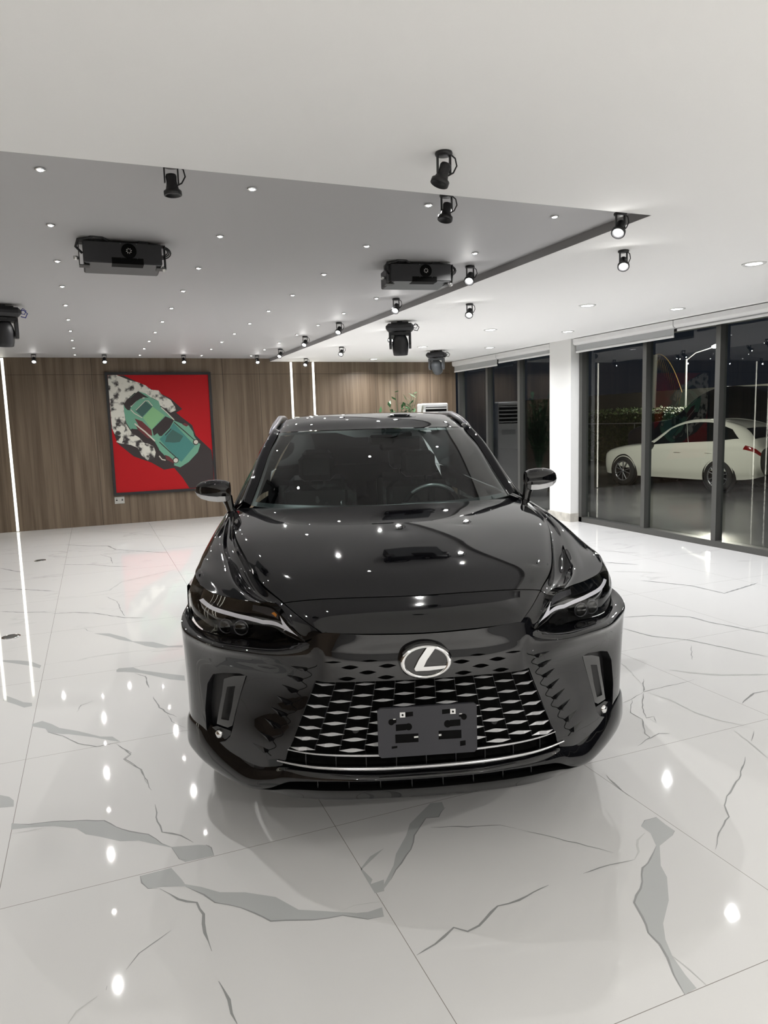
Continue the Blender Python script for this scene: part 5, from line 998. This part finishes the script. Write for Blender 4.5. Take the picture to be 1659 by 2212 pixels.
# hedge with rail, palm, street lamp, dark wall
def hedge(name, x0, x1, y0, y1, z0, z1, label, seed):
    t = thing(name, ((x0+x1)/2, (y0+y1)/2, z0), label, 'hedge'); rnd = random.Random(seed); b = MB(); cx, cy = (x0+x1)/2, (y0+y1)/2
    c_ = MB(); c_.box((x0+.15-cx, y0+.15-cy, 0), (x1-.15-cx, y1-.15-cy, z1-z0-.15)); c_.build('twigs', M['leaf'], t)
    for k in range(9000):
        f_ = rnd.random()
        p = Vector((rnd.uniform(x0, x1)-cx, rnd.uniform(y0, y1)-cy, rnd.uniform(0, z1-z0)))
        q = rnd.random()
        if q < .45: p.x = x0-cx+rnd.uniform(-.05, .15)
        elif q < .65: p.y = y0-cy+rnd.uniform(-.05, .15)
        elif q < .9: p.z = z1-z0+rnd.uniform(-.15, .08)
        dd = Vector((rnd.gauss(0, 1), rnd.gauss(0, 1), rnd.gauss(0, 1))).normalized(); l = rnd.uniform(.06, .12); wv = dd.orthogonal().normalized()*l*.4
        b.add([p, p+dd*l*.5+wv, p+dd*l, p+dd*l*.5-wv], [(0, 1, 2, 3)])
    b.build('foliage', M['leaf'], t)
hedge('hedge', 19.4, 20.4, 12.5, 27, -.3, 1.75, 'dark green clipped hedge behind the parked cars', 3)
t = thing('fence_rail', (19.2, 22, 0), 'thin pale metal rail in front of the hedge', 'rail')
MB().tube([(0, -4, 1.25), (0, 4, 1.25)], .02, 8).build('rail', M['pole'], t); 
for y in (-3.8, 0, 3.8): MB().tube([(0, y, -.3), (0, y, 1.25)], .02, 8).build('post', M['pole'], t)
t = thing('palm_tree', (21.6, 24.0, 3.5), 'palm tree with dry hanging fronds beyond the hedge', 'palm tree')
MB().tube([(.2, -.2, -3.8), (.15, -.15, -1.5), (.2, -.2, .5)], [.16, .12, .10], 10).build('trunk', M['nightwall'], t)
b = MB(); s_ = MB(); rnd = random.Random(2); sp = [Vector((.2+0*u, -.2-1.5*u, .5+.3*u-1.9*u*u)) for u in np.linspace(0, 1, 18)]; s_.tube(sp, .018, 5)
for i, p in enumerate(sp[2:]):
    for sg in (1,):
        e_ = p+Vector((sg*.12, .30, -.60-.1*rnd.random())); mid = (p+e_)/2+Vector((0, .03, .06)); b.add([p, mid+Vector((0, .018, 0)), e_, mid-Vector((0, .018, 0))], [(0, 1, 2, 3)])
s_.build('frond_stem', M['palm'], t); b.build('frond', M['palm'], t)
t = thing('street_lamp', (20.9, 21.2, -.3), 'tall street lamp with a bright head beyond the parked cars', 'street lamp')
MB().tube([(0, 0, 0), (0, 0, 3.9)], [.06, .04], 10).build('pole', M['pole'], t)
MB().tube([(0, 0, 3.85), (.15, -.3, 4.1), (.35, -.95, 4.25)], [.02, .018, .015], 8).build('arm', M['pole'], t)
lp_ = MB().lathe([(0, -.05), (.16, -.04), (.2, .02), (.1, .07), (0, .08)], c=(.37, -1.1, 4.25), n=16).build('lamp_head', M['lampglow'], t)
d_ = bpy.data.lights.new('street_lamp_light', 'POINT'); d_.energy = STREET_W; d_.shadow_soft_size = .2; d_.color = (1, .95, .8); o = bpy.data.objects.new('street_lamp_light', d_); COL.objects.link(o); o.parent = t; o.location = (.3, -1.2, 4.0)
b = MB(); b.box((24, 5, -.3), (24.3, 40, 2.6)); t = b.build('boundary_wall', M['nightwall']); tag(t, 'dark boundary wall at the back of the car park', 'wall')
t = thing('added_fill_light', (7.35, 12.2, 3.95), 'added unseen fill light on the facade above the far windows', 'fill light')  # added lamp and housing, out of view, to brighten the parked white SUV
b = MB(); b.bbox((-.22, -.15, -.06), (0, .15, .06), .01); b.build('housing', M['blackmetal'], t)
d_ = bpy.data.lights.new('added_fill_lamp', 'AREA'); d_.shape = 'RECTANGLE'; d_.size = .25; d_.size_y = .1; d_.energy = FILL_W; d_.color = (1, .98, .90)
o = bpy.data.objects.new('added_fill_lamp', d_); COL.objects.link(o); o.parent = t; o.location = (.03, 0, -.02); o.rotation_euler = Vector((1, .25, -.60)).to_track_quat('-Z', 'Y').to_euler()
